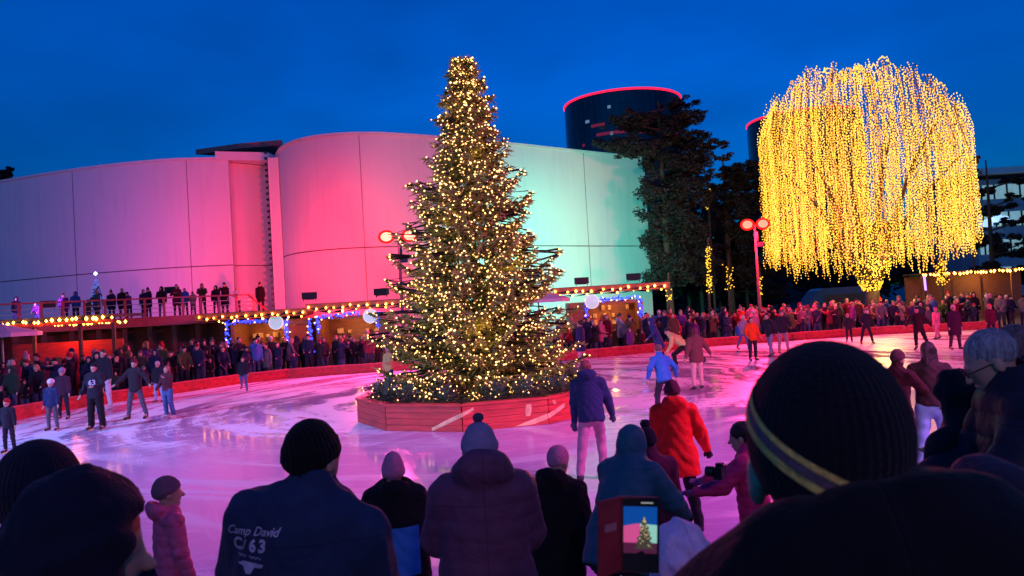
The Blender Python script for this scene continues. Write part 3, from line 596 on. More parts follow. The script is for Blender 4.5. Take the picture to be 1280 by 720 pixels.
# ------------------------------------------------------------------ huts
def bulb_row(root, a, b_, n_, sag=.0, r=.06, jit=.03, mat='festoon', name='festoon_light'):
    P = [tuple(Vector(a).lerp(Vector(b_), (k + .5) / n_) + Vector((random.uniform(-.1, .1), random.uniform(-jit, jit), -sag * math.sin(PI * ((k * 5 / n_) % 1)) + random.uniform(-jit, jit))) - root.location) for k in range(n_)]
    # each bulb a small lathe-like double octahedron
    o = octas_obj(name, P, rng.uniform(r * .8, r * 1.25, n_), MAT[mat], root, 1.2); return o
def hut(x0, x1, y, depth, zroof, label, doors, openings, blues, signs_, rr=.6, roof_over=(.5, .5)):
    o = empty('market_hut', ((x0 + x1) / 2, y + depth / 2, 0)); tag(o, label, 'hut'); cuts = sorted([(a, b_, 1.05, 2.45) for a, b_ in openings] + [(a, b_, 0, 2.3) for a, b_ in doors])
    mb = MB(); x = x0
    def planks(xa, xb, za, zb):
        z = za
        while z < zb - .01: h_ = min(.16, zb - z); mb.box(((xa + xb) / 2, y, z + h_ / 2), (xb - xa, .06, h_ - .012)); z += .16
    for a, b_, za, zb in cuts:
        if a > x: planks(x, a, 0, 2.6)
        if za > 0: planks(a, b_, 0, za)
        planks(a, b_, zb, 2.6); x = b_
    if x < x1: planks(x, x1, 0, 2.6)
    part(mb, 'front_wall', MAT['hut_wood'], o)
    mb = MB(); mb.box((x0, y + depth / 2, 1.3), (.08, depth - .07, 2.6)); mb.box((x1, y + depth / 2, 1.3), (.08, depth - .07, 2.6)); mb.box(((x0 + x1) / 2, y + depth, 1.3), (x1 - x0, .08, 2.6)); part(mb, 'walls', MAT['hut_wood'], o)
    mb = MB(); mb.box(((x0 - roof_over[0] + x1 + roof_over[1]) / 2, y + depth / 2 - .35, zroof - .06), (x1 - x0 + sum(roof_over), depth + 1.3, .12)); part(mb, 'roof', MAT['roof_dark'], o)
    mb = MB(); mb.box(((x0 - roof_over[0] + x1 + roof_over[1]) / 2, y - 1.02, zroof - .19), (x1 - x0 + sum(roof_over), .05, .34)); part(mb, 'fascia_board', MAT['hut_wood'], o)
    xx = np.linspace(x0 - roof_over[0], x1 + roof_over[1], 2)
    bulb_row(o, (xx[0], y - 1.12, zroof - .18), (xx[1], y - 1.12, zroof - .14), int((x1 - x0) * 3.6), .10, .055); bulb_row(o, (xx[0], y - .5, zroof - .34), (xx[1], y - .5, zroof - .3), int((x1 - x0) * 2.2), .1, .05)
    for a, b_ in openings:
        part(MB().box(((a + b_) / 2, y - .22, 1.03), (b_ - a + .1, .5, .06)), 'counter', MAT['hut_wood'], o)
        for k in range(int((b_ - a) * 7)):
            hg = random.uniform(.12, .28); part(MB().box((a + .1 + (b_ - a - .2) * random.random(), y + depth - .3, random.choice((1.3, 1.7, 2.1)) + hg / 2), (.14, .2, hg)), 'goods', MAT['warm_inside'], o)
        pl = point('hut_lamp', ((a + b_) / 2, y + depth * .5, 2.3), 45, (1, .45, .15), .15, o)
    for a, b_ in doors: part(MB().box(((a + b_) / 2, y - .045, 1.14), (b_ - a - .05, .05, 2.28)), 'door', M('orange door', (.62, .12, .02), .5, .2, 3, stretch=(6, 1, 1)), o)
    for (xa, za, xb, zb, n_) in blues:
        P = np.stack([np.linspace(xa, xb, n_) + rng.normal(0, .05, n_), np.full(n_, y - .16) + rng.normal(0, .02, n_), np.linspace(za, zb, n_) + rng.normal(0, .05, n_)], 1) - np.array(o.location)
        octas_obj('blue_light_string', P, .05, MAT['bulb_blue'], o)
        P2 = P[::9] + rng.normal(0, .06, P[::9].shape); P2[:, 1] -= .08; octas_obj('white_light_string', P2, .045, MAT['bulb'], o)
    return o
def round_sign(px, py, d, r_, label, mats=('sign_glow', 'sign_rim')):
    v = D(px, py, d); o = empty('round_sign', tuple(v)); tag(o, label, 'sign', None)
    R = Matrix.Rotation(rad(90), 3, 'X')
    def disc(r0, r1, y0, y1): 
        mb = MB(); mb.lathe([(r0, y0), (r1, y0), (r1, y1), (r0, y1)], n=28); V = mb.v[0]; mb.v = [np.stack([V[:, 0], -V[:, 2], V[:, 1]], 1)]; return mb
    disc(.005, r_ * .93, -.06, .05).build('face', MAT[mats[0]], o); disc(r_ * .93, r_, -.07, .06).build('rim', MAT[mats[1]], o)
    MB().box((0, .02, r_ + .1), (.05, .05, .22)).build('bracket', MAT['metal_dark'], o); 
    return o
HY = 39.0
xh = lambda px, d=HY: D(px, 395, d).x
hut(xh(288), xh(386), HY, 2.6, 3.12, 'wooden hut with orange door and blue lights nearer the raised deck', [(xh(362), xh(386) - .1)], [(xh(292), xh(356))], [(xh(283), 2.62, xh(350), 2.62, 70), (xh(284), 2.6, xh(284), .6, 50), (xh(358), 2.6, xh(358), .8, 90), (xh(388), 2.6, xh(388), .9, 40)], [], roof_over=(1.4, .2))
hut(xh(396), xh(482), HY - .2, 2.6, 3.30, 'wooden hut with wide counter and blue light swags closest to the Christmas tree', [], [(xh(401), xh(474))], [(xh(397), 2.62, xh(450), 2.7, 60), (xh(399), 2.6, xh(399), 1.9, 24), (xh(474), 2.75, xh(474), 2.0, 30)], [], roof_over=(.2, 1.2))
HY2 = 40.5; xr = lambda px: D(px, 385, HY2).x
hut(xr(712), xr(803), HY2, 2.6, 3.42, 'wooden hut with bulb-edged roof between the Christmas tree and the dark pines', [], [(xr(737), xr(797))], [(xr(733), 2.6, xr(733), 1.2, 40), (xr(750), 2.7, xr(798), 2.72, 60), (xr(800), 2.7, xr(800), 1.7, 40)], [], roof_over=(.9, 1.3))
round_sign(345, 403, HY - .5, .36, 'round white glowing sign on the hut with the orange door'); round_sign(463, 395, HY - .6, .36, 'round blue-white glowing sign on the hut closest to the Christmas tree'); round_sign(740, 377, HY2 - .5, .37, 'round pale turquoise glowing sign on the hut by the dark pines')
# flood lamps on the hut roofs wash the halls
def flood(px, py, d, target, watts, color, label, angle=100, z=None, light=True):
    v = D(px, py, d); o = empty('flood_lamp', tuple(v)); tag(o, label, 'flood lamp'); dirv = Vector(target) - v; a = math.atan2(dirv.y, dirv.x) - PI / 2; o.rotation_euler = (0, 0, a)
    MB().box((0, 0, .18), (.75, .28, .34), 0).build('housing', MAT['metal_dark'], o); MB().box((0, 0, 0), (.5, .06, .05)).box((-.3, 0, .05), (.04, .06, .3)).box((.3, 0, .05), (.04, .06, .3)).build('bracket', MAT['metal_dark'], o)
    MB().box((0, .146, .19), (.64, .012, .26)).build('glass', M('flood glass', (.5, .5, .5), em=color, ems=2), o)
    if light: 
        s = spot('beam', v, target, watts, color, angle, .15); s.location = v + dirv.normalized() * .35 + Vector((0, 0, .2))
        s.parent = o; s.matrix_parent_inverse = Matrix.LocRotScale(o.location, o.rotation_euler, None).inverted()
    return o
flood(387, 374, 39.5, (-13, 51, 5.5), 10500, (1, .025, .035), 'black flood lamp on the roof of the hut with the orange door', 96)
flood(477, 369, 39.5, (-1.5, 54, 13.5), 2000, (1, .42, .56), 'black flood lamp on the roof of the hut closest to the Christmas tree', 78)
flood(727, 355, 41, (2.6, 58, 4.5), 19000, (.0, 1, .68), 'black flood lamp at the tree end of the roof of the hut by the pines', 88)
flood(792, 350, 41, (10.8, 65, 9), 3500, (1, .82, .64), 'black flood lamp above the counter of the hut by the pines', 66)
flood(215, 366, 44.5, (-20, 56, 7), 2100, (1, .06, .18), 'black flood lamp on the raised deck behind the watching people', 125)
flood(60, 384, 42, (-36, 59, 9), 2300, (.45, .10, .8), 'black flood lamp at the far end of the raised deck', 140)

# stall with bulbs at the left
sy = 31; xs = lambda px: D(px, 400, sy).x
o = empty('market_stall', (xs(60), sy + 1, 0)); tag(o, 'open stall with red-lit canopy and double row of bulbs below the raised deck', 'stall')
zc = D(80, 401, sy).z
part(MB().box((xs(40), sy + 1.2, zc + .12), (xs(143) - xs(-60), 2.6, .12)), 'canopy', MAT['roof_dark'], o)
part(MB().box((xs(40), sy - .1, zc - .10), (xs(143) - xs(-60), .05, .14)), 'valance', MAT['stage_wood'], o)
for px in (-55, 40, 98, 140): part(MB().box((xs(px), sy + .1, zc / 2 - .1), (.12, .12, zc - .2)), 'post', MAT['wood_dark'], o)
part(MB().box((xs(55), sy + 1.6, 1.1), (xs(125) - xs(-20), .1, 2.2)), 'back_panel', MAT['stage_wood'], o)
bulb_row(o, (xs(-60), sy - .2, zc + .0), (xs(145), sy - .2, zc + .08), 26, .05, .065); bulb_row(o, (xs(20), sy + 2.3, zc - .12), (xs(125), sy + 2.3, zc - .1), 16, .05, .055)
point('stall_lamp', (xs(70), sy + .8, zc - .35), 120, (1, .12, .05), .15, o)
def parasol(px, py, d, r_, label, h_=.55):
    v = D(px, py, d); o = empty('parasol', (v.x, v.y, 0)); tag(o, label, 'parasol', None); n_ = 8
    MB().lathe([(.02, v.z), (r_ * .5, v.z - h_ * .55), (r_, v.z - h_), (r_, v.z - h_ - .15), (r_ * .98, v.z - h_ - .15), (r_ * .98, v.z - h_ - .02), (.02, v.z - .04)], n=n_).build('canopy', MAT['canvas'], o)
    MB().tube([(0, 0, 0), (0, 0, v.z + .1)], .04).build('pole', MAT['metal_grey'], o)
parasol(2, 405, 29, 1.35, 'pale parasol standing just under the bulbs of the open stall', .35)
parasol(672, 360, 36.5, 1.5, 'pale pink parasol peeping out behind the Christmas tree')
# far stall with orange light row and blue van at right
sy = 50; o = empty('market_stall', (D(1230, 340, sy).x, sy, 0)); tag(o, 'long low stall with a string of orange bulbs beyond the crowd under the office block', 'stall'); a, b_ = D(1150, 348, sy), D(1300, 334, sy)
part(MB().box(((a.x + b_.x) / 2, sy + 1, 3.15), (b_.x - a.x, 2.4, .12)), 'roof', MAT['roof_dark'], o); part(MB().box(((a.x + b_.x) / 2, sy + 2, 1.5), (b_.x - a.x, .1, 3)), 'back_wall', MAT['wood_dark'], o)
bulb_row(o, (a.x, sy - .25, 3.12), (b_.x, sy - .25, 3.12), 40, .08, .075)
for k in range(5): part(MB().box((a.x + (b_.x - a.x) * k / 4, sy - .1, 1.5), (.1, .1, 3)), 'post', MAT['wood_dark'], o)
point('stall_lamp', (b_.x - 3, sy + .6, 2.6), 140, (1, .4, .1), .15, o)
o = empty('delivery_van', (D(1043, 356, 52).x, 52, 0)); tag(o, 'blue van roof gleaming below the hanging lights of the glowing willow', 'van')
VB = M('blue van paint', (.008, .04, .16), .25, .1); x = 0; body = MB(); pr = [(-2.3, .45), (-2.35, 1.2), (-2.2, 1.55), (-1.5, 2.45), (-1.2, 2.6), (2.3, 2.6), (2.4, 2.4), (2.4, .45)]
body.add([(p[0], -.95, p[1]) for p in pr] + [(p[0], .95, p[1]) for p in pr], [tuple(range(8))[::-1], tuple(range(8, 16))] + [(i, (i + 1) % 8, 8 + (i + 1) % 8, 8 + i) for i in range(8)]); body.build('body', VB, o)
for wx in (-1.5, 1.5):
    for wy in (-.9, .9):
        mb = MB(); mb.lathe([(.02, -.1), (.36, -.1), (.36, .1), (.02, .1)], n=16); V = mb.v[0]; mb.v = [np.stack([V[:, 0] + wx, V[:, 2] + wy, V[:, 1] + .36], 1)]; mb.build('wheel', MAT['metal_dark'], o)
MB().box((.2, -.965, 1.85), (2.6, .02, .6)).build('side_window', M('van glass', (.02, .03, .05), .1, 0), o)
o = empty('light_tube', (D(1157, 360, 48).x, 48, 0)); tag(o, 'slim upright glowing violet and blue light tube beyond the crowd', 'light'); v = D(1156, 363, 48); v2 = D(1154, 345, 48)
MB().tube([(0, 0, 0), (0, 0, v.z)], .03, 6).build('stand', MAT['metal_dark'], o); MB().tube([(0, 0, v.z), (v2.x - v.x, 0, v2.z)], .07, 8).build('tube', M('violet tube', (.5, .3, .8), em=(.35, .2, 1), ems=2.2), o)

# ------------------------------------------------------------------ lamp posts
def lamp_post(x, y, h_, span, mat, color, watts, label, rz=0, aim=None, ang=150):
    o = empty('lamp_post', (x, y, 0), rz); tag(o, label, 'lamp post')
    MB().tube([(0, 0, 0), (0, 0, .5), (0, 0, h_)], [.12, .09, .06], 12).build('pole', M('post paint', (.10, .06, .07), .5, .2, 4), o, True)
    MB().box((0, 0, h_ - .05), (span, .08, .08)).build('cross_arm', MAT['metal_dark'], o)
    MB().box((.22, 0, h_ - 1.1), (.34, .3, .26)).box((.1, 0, h_ - .65), (.1, .1, .5)).build('speaker_box', MAT['metal_dark'], o)
    for s in (-1, 1):
        hd = MB().box((s * span / 2, .02, h_ + .02), (.40, .22, .30)).build('lamp_head', MAT['metal_dark'], o)
        mb = MB(); mb.lathe([(.005, -.16), (.2, -.15), (.27, -.04), (.27, .03)], (0, 0, 0), 16); V = mb.v[0]; mb.v = [np.stack([V[:, 0] + s * span / 2, V[:, 2] - .10, V[:, 1] * .8 + h_ + .02], 1)]; mb.build('lamp_glass', MAT[mat], hd, True)
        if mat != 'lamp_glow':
            mb = MB(); mb.lathe([(.27, -.04), (.34, -.10), (.40, -.03), (.30, .05)], (0, 0, 0), 20); V = mb.v[0]; mb.v = [np.stack([V[:, 0] + s * span / 2, V[:, 2] - .10, V[:, 1] * .8 + h_ + .02], 1)]; mb.build('bloom_ring', MAT['lamp_bloom'], hd, True)  # glowing ring shaped to imitate the red bloom round each lamp
        hd.parent = o
    c = Vector((x, y, h_)) + Vector((math.sin(rz), -math.cos(rz), 0)) * .45
    if aim: 
        s_ = spot('beam', c, aim, watts, color, ang, .55); s_.parent = o; s_.matrix_parent_inverse = Matrix.LocRotScale(o.location, o.rotation_euler, None).inverted()
    return o
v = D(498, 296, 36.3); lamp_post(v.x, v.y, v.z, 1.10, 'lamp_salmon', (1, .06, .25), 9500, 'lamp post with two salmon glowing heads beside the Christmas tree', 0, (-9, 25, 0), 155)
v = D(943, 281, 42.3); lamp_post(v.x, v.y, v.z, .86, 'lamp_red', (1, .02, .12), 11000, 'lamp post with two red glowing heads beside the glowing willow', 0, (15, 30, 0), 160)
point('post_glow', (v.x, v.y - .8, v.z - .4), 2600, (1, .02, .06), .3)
# unseen posts added to light ice and people, round the near side of the rink
for (x, y, aim, wt, colr, ang, lb) in ((-20, 10, (-7, 21, 0), 17000, (.28, .36, 1), 80, 'unseen post with violet lamps at the near end of the ice by the raised deck'),
                                      (26, 9, (11, 33, 0), 25000, (1, .03, .24), 100, 'unseen post with pink lamps at the near end of the ice by the glowing willow'),
                                      (12, 6.0, (-4, 17, 0), 13000, (.95, .14, .75), 80, 'unseen post with lilac lamps at the near middle of the ice edge'),
                                      (-9, -7, (-3, 19, 0), 9000, (.62, .45, 1), 36, 'unseen post with pale lilac lamps behind the watching crowd'), (8, -7, (6, 19, 0), 11000, (1, .28, .42), 36, 'unseen post with pink lamps behind the watching crowd'), (3, -13, (0, 2, 2), 1150, (1, .42, .72), 100, 'added fill post with rose lamps farthest behind the watching crowd')):  # the rose post is a fill light added for the foreground people
    lamp_post(x, y, 9, .9, 'lamp_glow', colr, wt, lb, math.atan2(-(aim[0] - x), (aim[1] - y)) + PI, aim, ang)

# far-off trees closing the view behind the plaza
C_ = leaf_cloud([((x, 105 + random.uniform(-6, 6), random.uniform(1, 6.5)), random.uniform(2.5, 4.6), 1.0) for x in np.arange(8, 90, 2.0)] + [((x, 95 + random.uniform(-4, 4), random.uniform(1, 3)), random.uniform(2, 3), 1.0) for x in np.arange(-75, -30, 2.5)], 16000, .55)
struct(quads_obj('distant_trees', *C_, MAT['pine']), 'stuff')
# ------------------------------------------------------------------ people: one continuous surface per body / garment
def V3(*a): return np.array(a, float)
def rotx(a): c, s = math.cos(a), math.sin(a); return np.array([[1, 0, 0], [0, c, -s], [0, s, c]])
def roty(a): c, s = math.cos(a), math.sin(a); return np.array([[c, 0, s], [0, 1, 0], [-s, 0, c]])
def rotz(a): c, s = math.cos(a), math.sin(a); return np.array([[c, -s, 0], [s, c, 0], [0, 0, 1]])
I3 = np.eye(3)
class SDF:
    def __init__(s, k=.03): s.ops = []; s.k = k; s.disp = None
    def cap(s, a, b, ra, rb, k=None, m='+', R=None, sy=1.0): s.ops.append(('c', np.array(a, float), np.array(b, float), ra, rb, R, sy, s.k if k is None else k, m)); return s
    def ell(s, c, r, R=None, k=None, m='+'): s.ops.append(('e', np.array(c, float), np.array(r, float), R if R is not None else I3, 0, None, 1, s.k if k is None else k, m)); return s
    def cut(s, p, nrm): nrm = np.array(nrm, float); s.ops.append(('p', np.array(p, float), nrm / np.linalg.norm(nrm), 0, 0, None, 1, .004, '&')); return s
    def mesh(s, h):
        lo, hi = [], []
        for o in s.ops:
            if o[-1] != '+': continue
            if o[0] == 'c': r = max(o[3], o[4]); lo.append(np.minimum(o[1], o[2]) - r); hi.append(np.maximum(o[1], o[2]) + r)
            else: r = max(o[2]); lo.append(o[1] - r); hi.append(o[1] + r)
        lo = np.min(lo, 0) - 3 * h; hi = np.max(hi, 0) + 3 * h; n_ = np.ceil((hi - lo) / h).astype(int) + 1
        ax = [lo[i] + h * np.arange(n_[i]) for i in range(3)]; F = np.full(n_, 1.0)
        for o in s.ops:
            kind, k, m = o[0], o[7], o[8]
            if m == '&': sl = (slice(None),) * 3
            else:
                if kind == 'c': r = max(o[3], o[4]) + 2 * k + 2 * h; a_, b_ = np.minimum(o[1], o[2]) - r, np.maximum(o[1], o[2]) + r
                else: r = max(o[2]) + 2 * k + 2 * h; a_, b_ = o[1] - r, o[1] + r
                i0 = np.clip(((a_ - lo) / h).astype(int), 0, n_ - 1); i1 = np.clip(((b_ - lo) / h).astype(int) + 2, 1, n_)
                if (i1 <= i0).any(): continue
                sl = tuple(slice(i0[i], i1[i]) for i in range(3))
            X, Y, Z = np.meshgrid(ax[0][sl[0]], ax[1][sl[1]], ax[2][sl[2]], indexing='ij', sparse=True)
            if kind == 'c':
                a, b_, ra, rb, R, sy = o[1:7]
                if R is None: px_, py_, pz_ = X - a[0], Y - a[1], Z - a[2]; ba = b_ - a
                else:
                    dx, dy, dz = X - a[0], Y - a[1], Z - a[2]; ba = R.T @ (b_ - a); ba[1] /= sy
                    px_, py_, pz_ = dx * R[0, 0] + dy * R[1, 0] + dz * R[2, 0], (dx * R[0, 1] + dy * R[1, 1] + dz * R[2, 1]) / sy, dx * R[0, 2] + dy * R[1, 2] + dz * R[2, 2]
                t_ = np.clip((px_ * ba[0] + py_ * ba[1] + pz_ * ba[2]) / max(ba @ ba, 1e-9), 0, 1)
                d = np.sqrt((px_ - t_ * ba[0]) ** 2 + (py_ - t_ * ba[1]) ** 2 + (pz_ - t_ * ba[2]) ** 2) - (ra + (rb - ra) * t_)
                if sy < 1: d = d * (sy * .5 + .5)
            elif kind == 'e':
                c_, r_, R = o[1], o[2], o[3]; dx, dy, dz = X - c_[0], Y - c_[1], Z - c_[2]
                q = [dx * R[0, i] + dy * R[1, i] + dz * R[2, i] for i in range(3)]
                k0 = np.sqrt(sum((q[i] / r_[i]) ** 2 for i in range(3))); k1 = np.sqrt(sum((q[i] / r_[i] ** 2) ** 2 for i in range(3))) + 1e-9; d = k0 * (k0 - 1) / k1
            else: d = (X - o[1][0]) * o[2][0] + (Y - o[1][1]) * o[2][1] + (Z - o[1][2]) * o[2][2]
            A = F[sl]
            if m == '+': hh = np.maximum(k - np.abs(A - d), 0) / max(k, 1e-6); F[sl] = np.minimum(A, d) - hh * hh * k * .25
            elif m == '-': hh = np.maximum(k - np.abs(A + d), 0) / max(k, 1e-6); F[sl] = np.maximum(A, -d) + hh * hh * k * .25
            else: F[sl] = np.maximum(A, d)
        if s.disp is not None:
            X, Y, Z = np.meshgrid(*ax, indexing='ij', sparse=True); F = F + s.disp(X, Y, Z)
        F = F + 1e-7; neg = F < 0
        # surface nets
        c8 = [neg[i:n_[0] - 1 + i, j:n_[1] - 1 + j, k:n_[2] - 1 + k] for i in (0, 1) for j in (0, 1) for k in (0, 1)]
        cnt = sum(c.astype(np.int8) for c in c8); act = (cnt > 0) & (cnt < 8); idx = np.argwhere(act); vid = np.full(act.shape, -1, int); vid[act] = np.arange(len(idx))
        acc = np.zeros((len(idx), 3)); num = np.zeros(len(idx)); I = idx
        for (o0, o1) in [((i, j, k), (i + (a == 0), j + (a == 1), k + (a == 2))) for a in range(3) for i in (0, 1) for j in (0, 1) for k in (0, 1) if (i, j, k)[a] == 0]:
            f0 = F[I[:, 0] + o0[0], I[:, 1] + o0[1], I[:, 2] + o0[2]]; f1 = F[I[:, 0] + o1[0], I[:, 1] + o1[1], I[:, 2] + o1[2]]; x = (f0 < 0) != (f1 < 0)
            t_ = np.where(x, f0 / np.where(x, f0 - f1, 1), 0)[:, None]; p = np.array(o0) + t_ * (np.array(o1) - np.array(o0)); acc += np.where(x[:, None], p, 0); num += x
        V = lo + h * (idx + acc / num[:, None]); Q = []
        for a in range(3):
            sl0 = [slice(0, -1)] * 3; sl1 = [slice(0, -1)] * 3; sl0[a] = slice(0, n_[a] - 1); sl1[a] = slice(1, n_[a])
            A = neg[tuple(slice(0, n_[i] - (1 if i == a else 0)) for i in range(3))]; B = neg[tuple(slice(1 if i == a else 0, n_[i]) for i in range(3))]
            e = np.argwhere(A != B); b1, b2 = (a + 1) % 3, (a + 2) % 3
            ok = (e[:, b1] > 0) & (e[:, b2] > 0) & (e[:, b1] < n_[b1] - 1) & (e[:, b2] < n_[b2] - 1); e = e[ok]
            def vv(d1, d2): q = e.copy(); q[:, b1] -= d1; q[:, b2] -= d2; return vid[q[:, 0], q[:, 1], q[:, 2]]
            q = np.stack([vv(1, 1), vv(0, 1), vv(0, 0), vv(1, 0)], 1); fl = A[e[:, 0], e[:, 1], e[:, 2]]; q[~fl] = q[~fl][:, ::-1]; Q.append(q)
        Q = np.concatenate(Q); me = bpy.data.meshes.new('m'); n4 = len(Q)
        me.vertices.add(len(V)); me.vertices.foreach_set('co', V.ravel()); me.loops.add(4 * n4); me.loops.foreach_set('vertex_index', Q.ravel()); me.polygons.add(n4)
        me.polygons.foreach_set('loop_start', np.arange(n4) * 4); me.polygons.foreach_set('loop_total', np.full(n4, 4)); me.polygons.foreach_set('use_smooth', np.ones(n4, bool)); me.update(); return me

def skeleton(lean=0, twist=0, side=0, head=(0, 0), L=(0, 3, 0), R=(0, 3, 0), LA=(0, 8, 12, .2), RA=(0, 8, 12, .2), hs=1.0, crouch=0, stoop=0):
    """angles in degrees; the figure faces +Y and its right is +X. leg: (forward, out, knee); arm: (forward, out, elbow, inward)"""
    J = {}; P = V3(0, 0, .95); T = rotz(rad(twist)) @ rotx(rad(-lean)) @ roty(rad(side)); J['T'] = T; J['pel'] = P
    T2 = T @ rotx(rad(-stoop)); J['T2'] = T2
    J['waist'] = P + T @ V3(0, 0, .12); J['chest'] = P + T @ V3(0, 0, .12) + T2 @ V3(0, 0, .20); J['neck'] = J['waist'] + T2 @ V3(0, -.01, .41)
    H = T2 @ rotz(rad(head[0])) @ rotx(rad(-head[1])) if stoop or lean else rotz(rad(twist + head[0])) @ rotx(rad(-head[1])); J['H'] = H; J['hs'] = hs
    J['head'] = J['neck'] + H @ V3(0, .015, .145 * (.5 + .5 * hs))
    for s, leg, arm, nm in ((-1, L, LA, 'L'), (1, R, RA, 'R')):
        hip = P + rotz(rad(twist * .3)) @ V3(s * .092, 0, -.03); a, o_, kn = [rad(x) for x in leg]
        d = V3(s * math.sin(o_), math.sin(a) * math.cos(o_), -math.cos(a) * math.cos(o_)); a2 = a - kn; d2 = V3(s * math.sin(o_) * .8, math.sin(a2), -math.cos(a2)); d2 /= np.linalg.norm(d2)
        J['hip' + nm] = hip; J['kn' + nm] = hip + .43 * d; J['an' + nm] = J['kn' + nm] + .41 * d2
        f = V3(s * .15, 1, 0); fp = rad(max(min(a2 * 57.3 * .6, 30), -35)); f = f / np.linalg.norm(f) * math.cos(fp) + V3(0, 0, math.sin(fp)); J['toe' + nm] = J['an' + nm] + f * .17 + V3(0, 0, -.045)
        sh = J['waist'] + T2 @ V3(s * .18, 0, .345); a, o_, el, inw = rad(arm[0]), rad(arm[1]), rad(arm[2]), arm[3]
        u = V3(s * math.sin(o_), math.sin(a) * math.cos(o_), -math.cos(a) * math.cos(o_)); t_ = V3(-s * inw, 1, .25); t_ = t_ - (t_ @ u) * u; t_ /= np.linalg.norm(t_); w_ = math.cos(el) * u + math.sin(el) * t_
        J['sh' + nm] = sh; J['el' + nm] = sh + .285 * (T2 @ u); J['wr' + nm] = J['el' + nm] + .255 * (T2 @ w_); J['hd' + nm] = T2 @ w_; J['ht' + nm] = T2 @ t_
    zmin = min(J['anL'][2], J['anR'][2]) - .09
    for k in J:
        if isinstance(J[k], np.ndarray) and J[k].shape == (3,) and k[:2] not in ('hd', 'ht'): J[k] = J[k] - V3(0, 0, zmin)
    return J
def hl(J, x, y, z): return J['head'] + J['H'] @ (V3(x, y, z) * J['hs'])
def body_sdf(J, fine=False):
    S = SDF(.03); H, q = J['H'], J['hs']; T, T2 = J['T'], J['T2']
    S.ell(hl(J, 0, -.012, .035), V3(.076, .097, .093) * q, H).ell(hl(J, 0, .03, -.02), V3(.062, .066, .082) * q, H).ell(hl(J, 0, .04, -.085), V3(.045, .048, .034) * q, H, k=.02)
    S.cap(hl(J, 0, .088, .012), hl(J, 0, .112, -.026), .009 * q, .015 * q, k=.012)
    for s in (-1, 1):
        S.ell(hl(J, s * .08, -.008, -.005), V3(.011, .022, .034) * q, H, k=.006)
    if fine:
        for s in (-1, 1):
            S.ell(hl(J, s * .032, .104, .010), V3(.019, .016, .012) * q, H, k=.012, m='-').cap(hl(J, s * .014, .094, .026), hl(J, s * .046, .082, .024), .008 * q, .006 * q, k=.012)
            S.ell(hl(J, s * .032, .083, .008), V3(.014, .013, .012) * q, H, k=.002)
        S.ell(hl(J, 0, .094, -.056), V3(.025, .010, .006) * q, H, k=.005).ell(hl(J, 0, .092, -.066), V3(.020, .010, .006) * q, H, k=.005)
    S.cap(hl(J, 0, -.015, -.05), J['neck'] - V3(0, 0, .03), .052 * q, .062)
    S.cap(J['chest'] + T2 @ V3(0, 0, .02), J['waist'], .145, .12, R=T2, sy=.72).cap(J['waist'], J['pel'], .125, .135, R=T, sy=.75)
    for n_ in 'LR':
        S.cap(J['neck'] - V3(0, 0, .06), J['sh' + n_], .055, .055).cap(J['sh' + n_], J['el' + n_], .052, .038).cap(J['el' + n_], J['wr' + n_], .038, .027)
        w_, d, t_ = J['wr' + n_], J['hd' + n_], J['ht' + n_]; b_ = np.cross(d, t_); sd = 1 if n_ == 'R' else -1
        S.cap(w_ + d * .02, w_ + d * .075, .026, .03, k=.02)
        for i, (o_, l_) in enumerate(((-.027, .062), (-.009, .072), (.009, .068), (.027, .052))):
            a = w_ + d * .085 + b_ * o_; m_ = a + d * l_ * .5 + t_ * .008; S.cap(a, m_, .0095, .009, k=.006).cap(m_, m_ + d * l_ * .32 + t_ * .028, .009, .0075, k=.004)
        a = w_ + d * .035 - b_ * .03; m_ = a + d * .03 - b_ * .018 + t_ * .01; S.cap(a, m_, .012, .010, k=.008).cap(m_, m_ + d * .028 + t_ * .014, .010, .008, k=.004)
        S.cap(J['hip' + n_], J['kn' + n_], .085, .055).cap(J['kn' + n_], J['an' + n_], .055, .038).cap(J['an' + n_], J['toe' + n_], .04, .03)
    return S
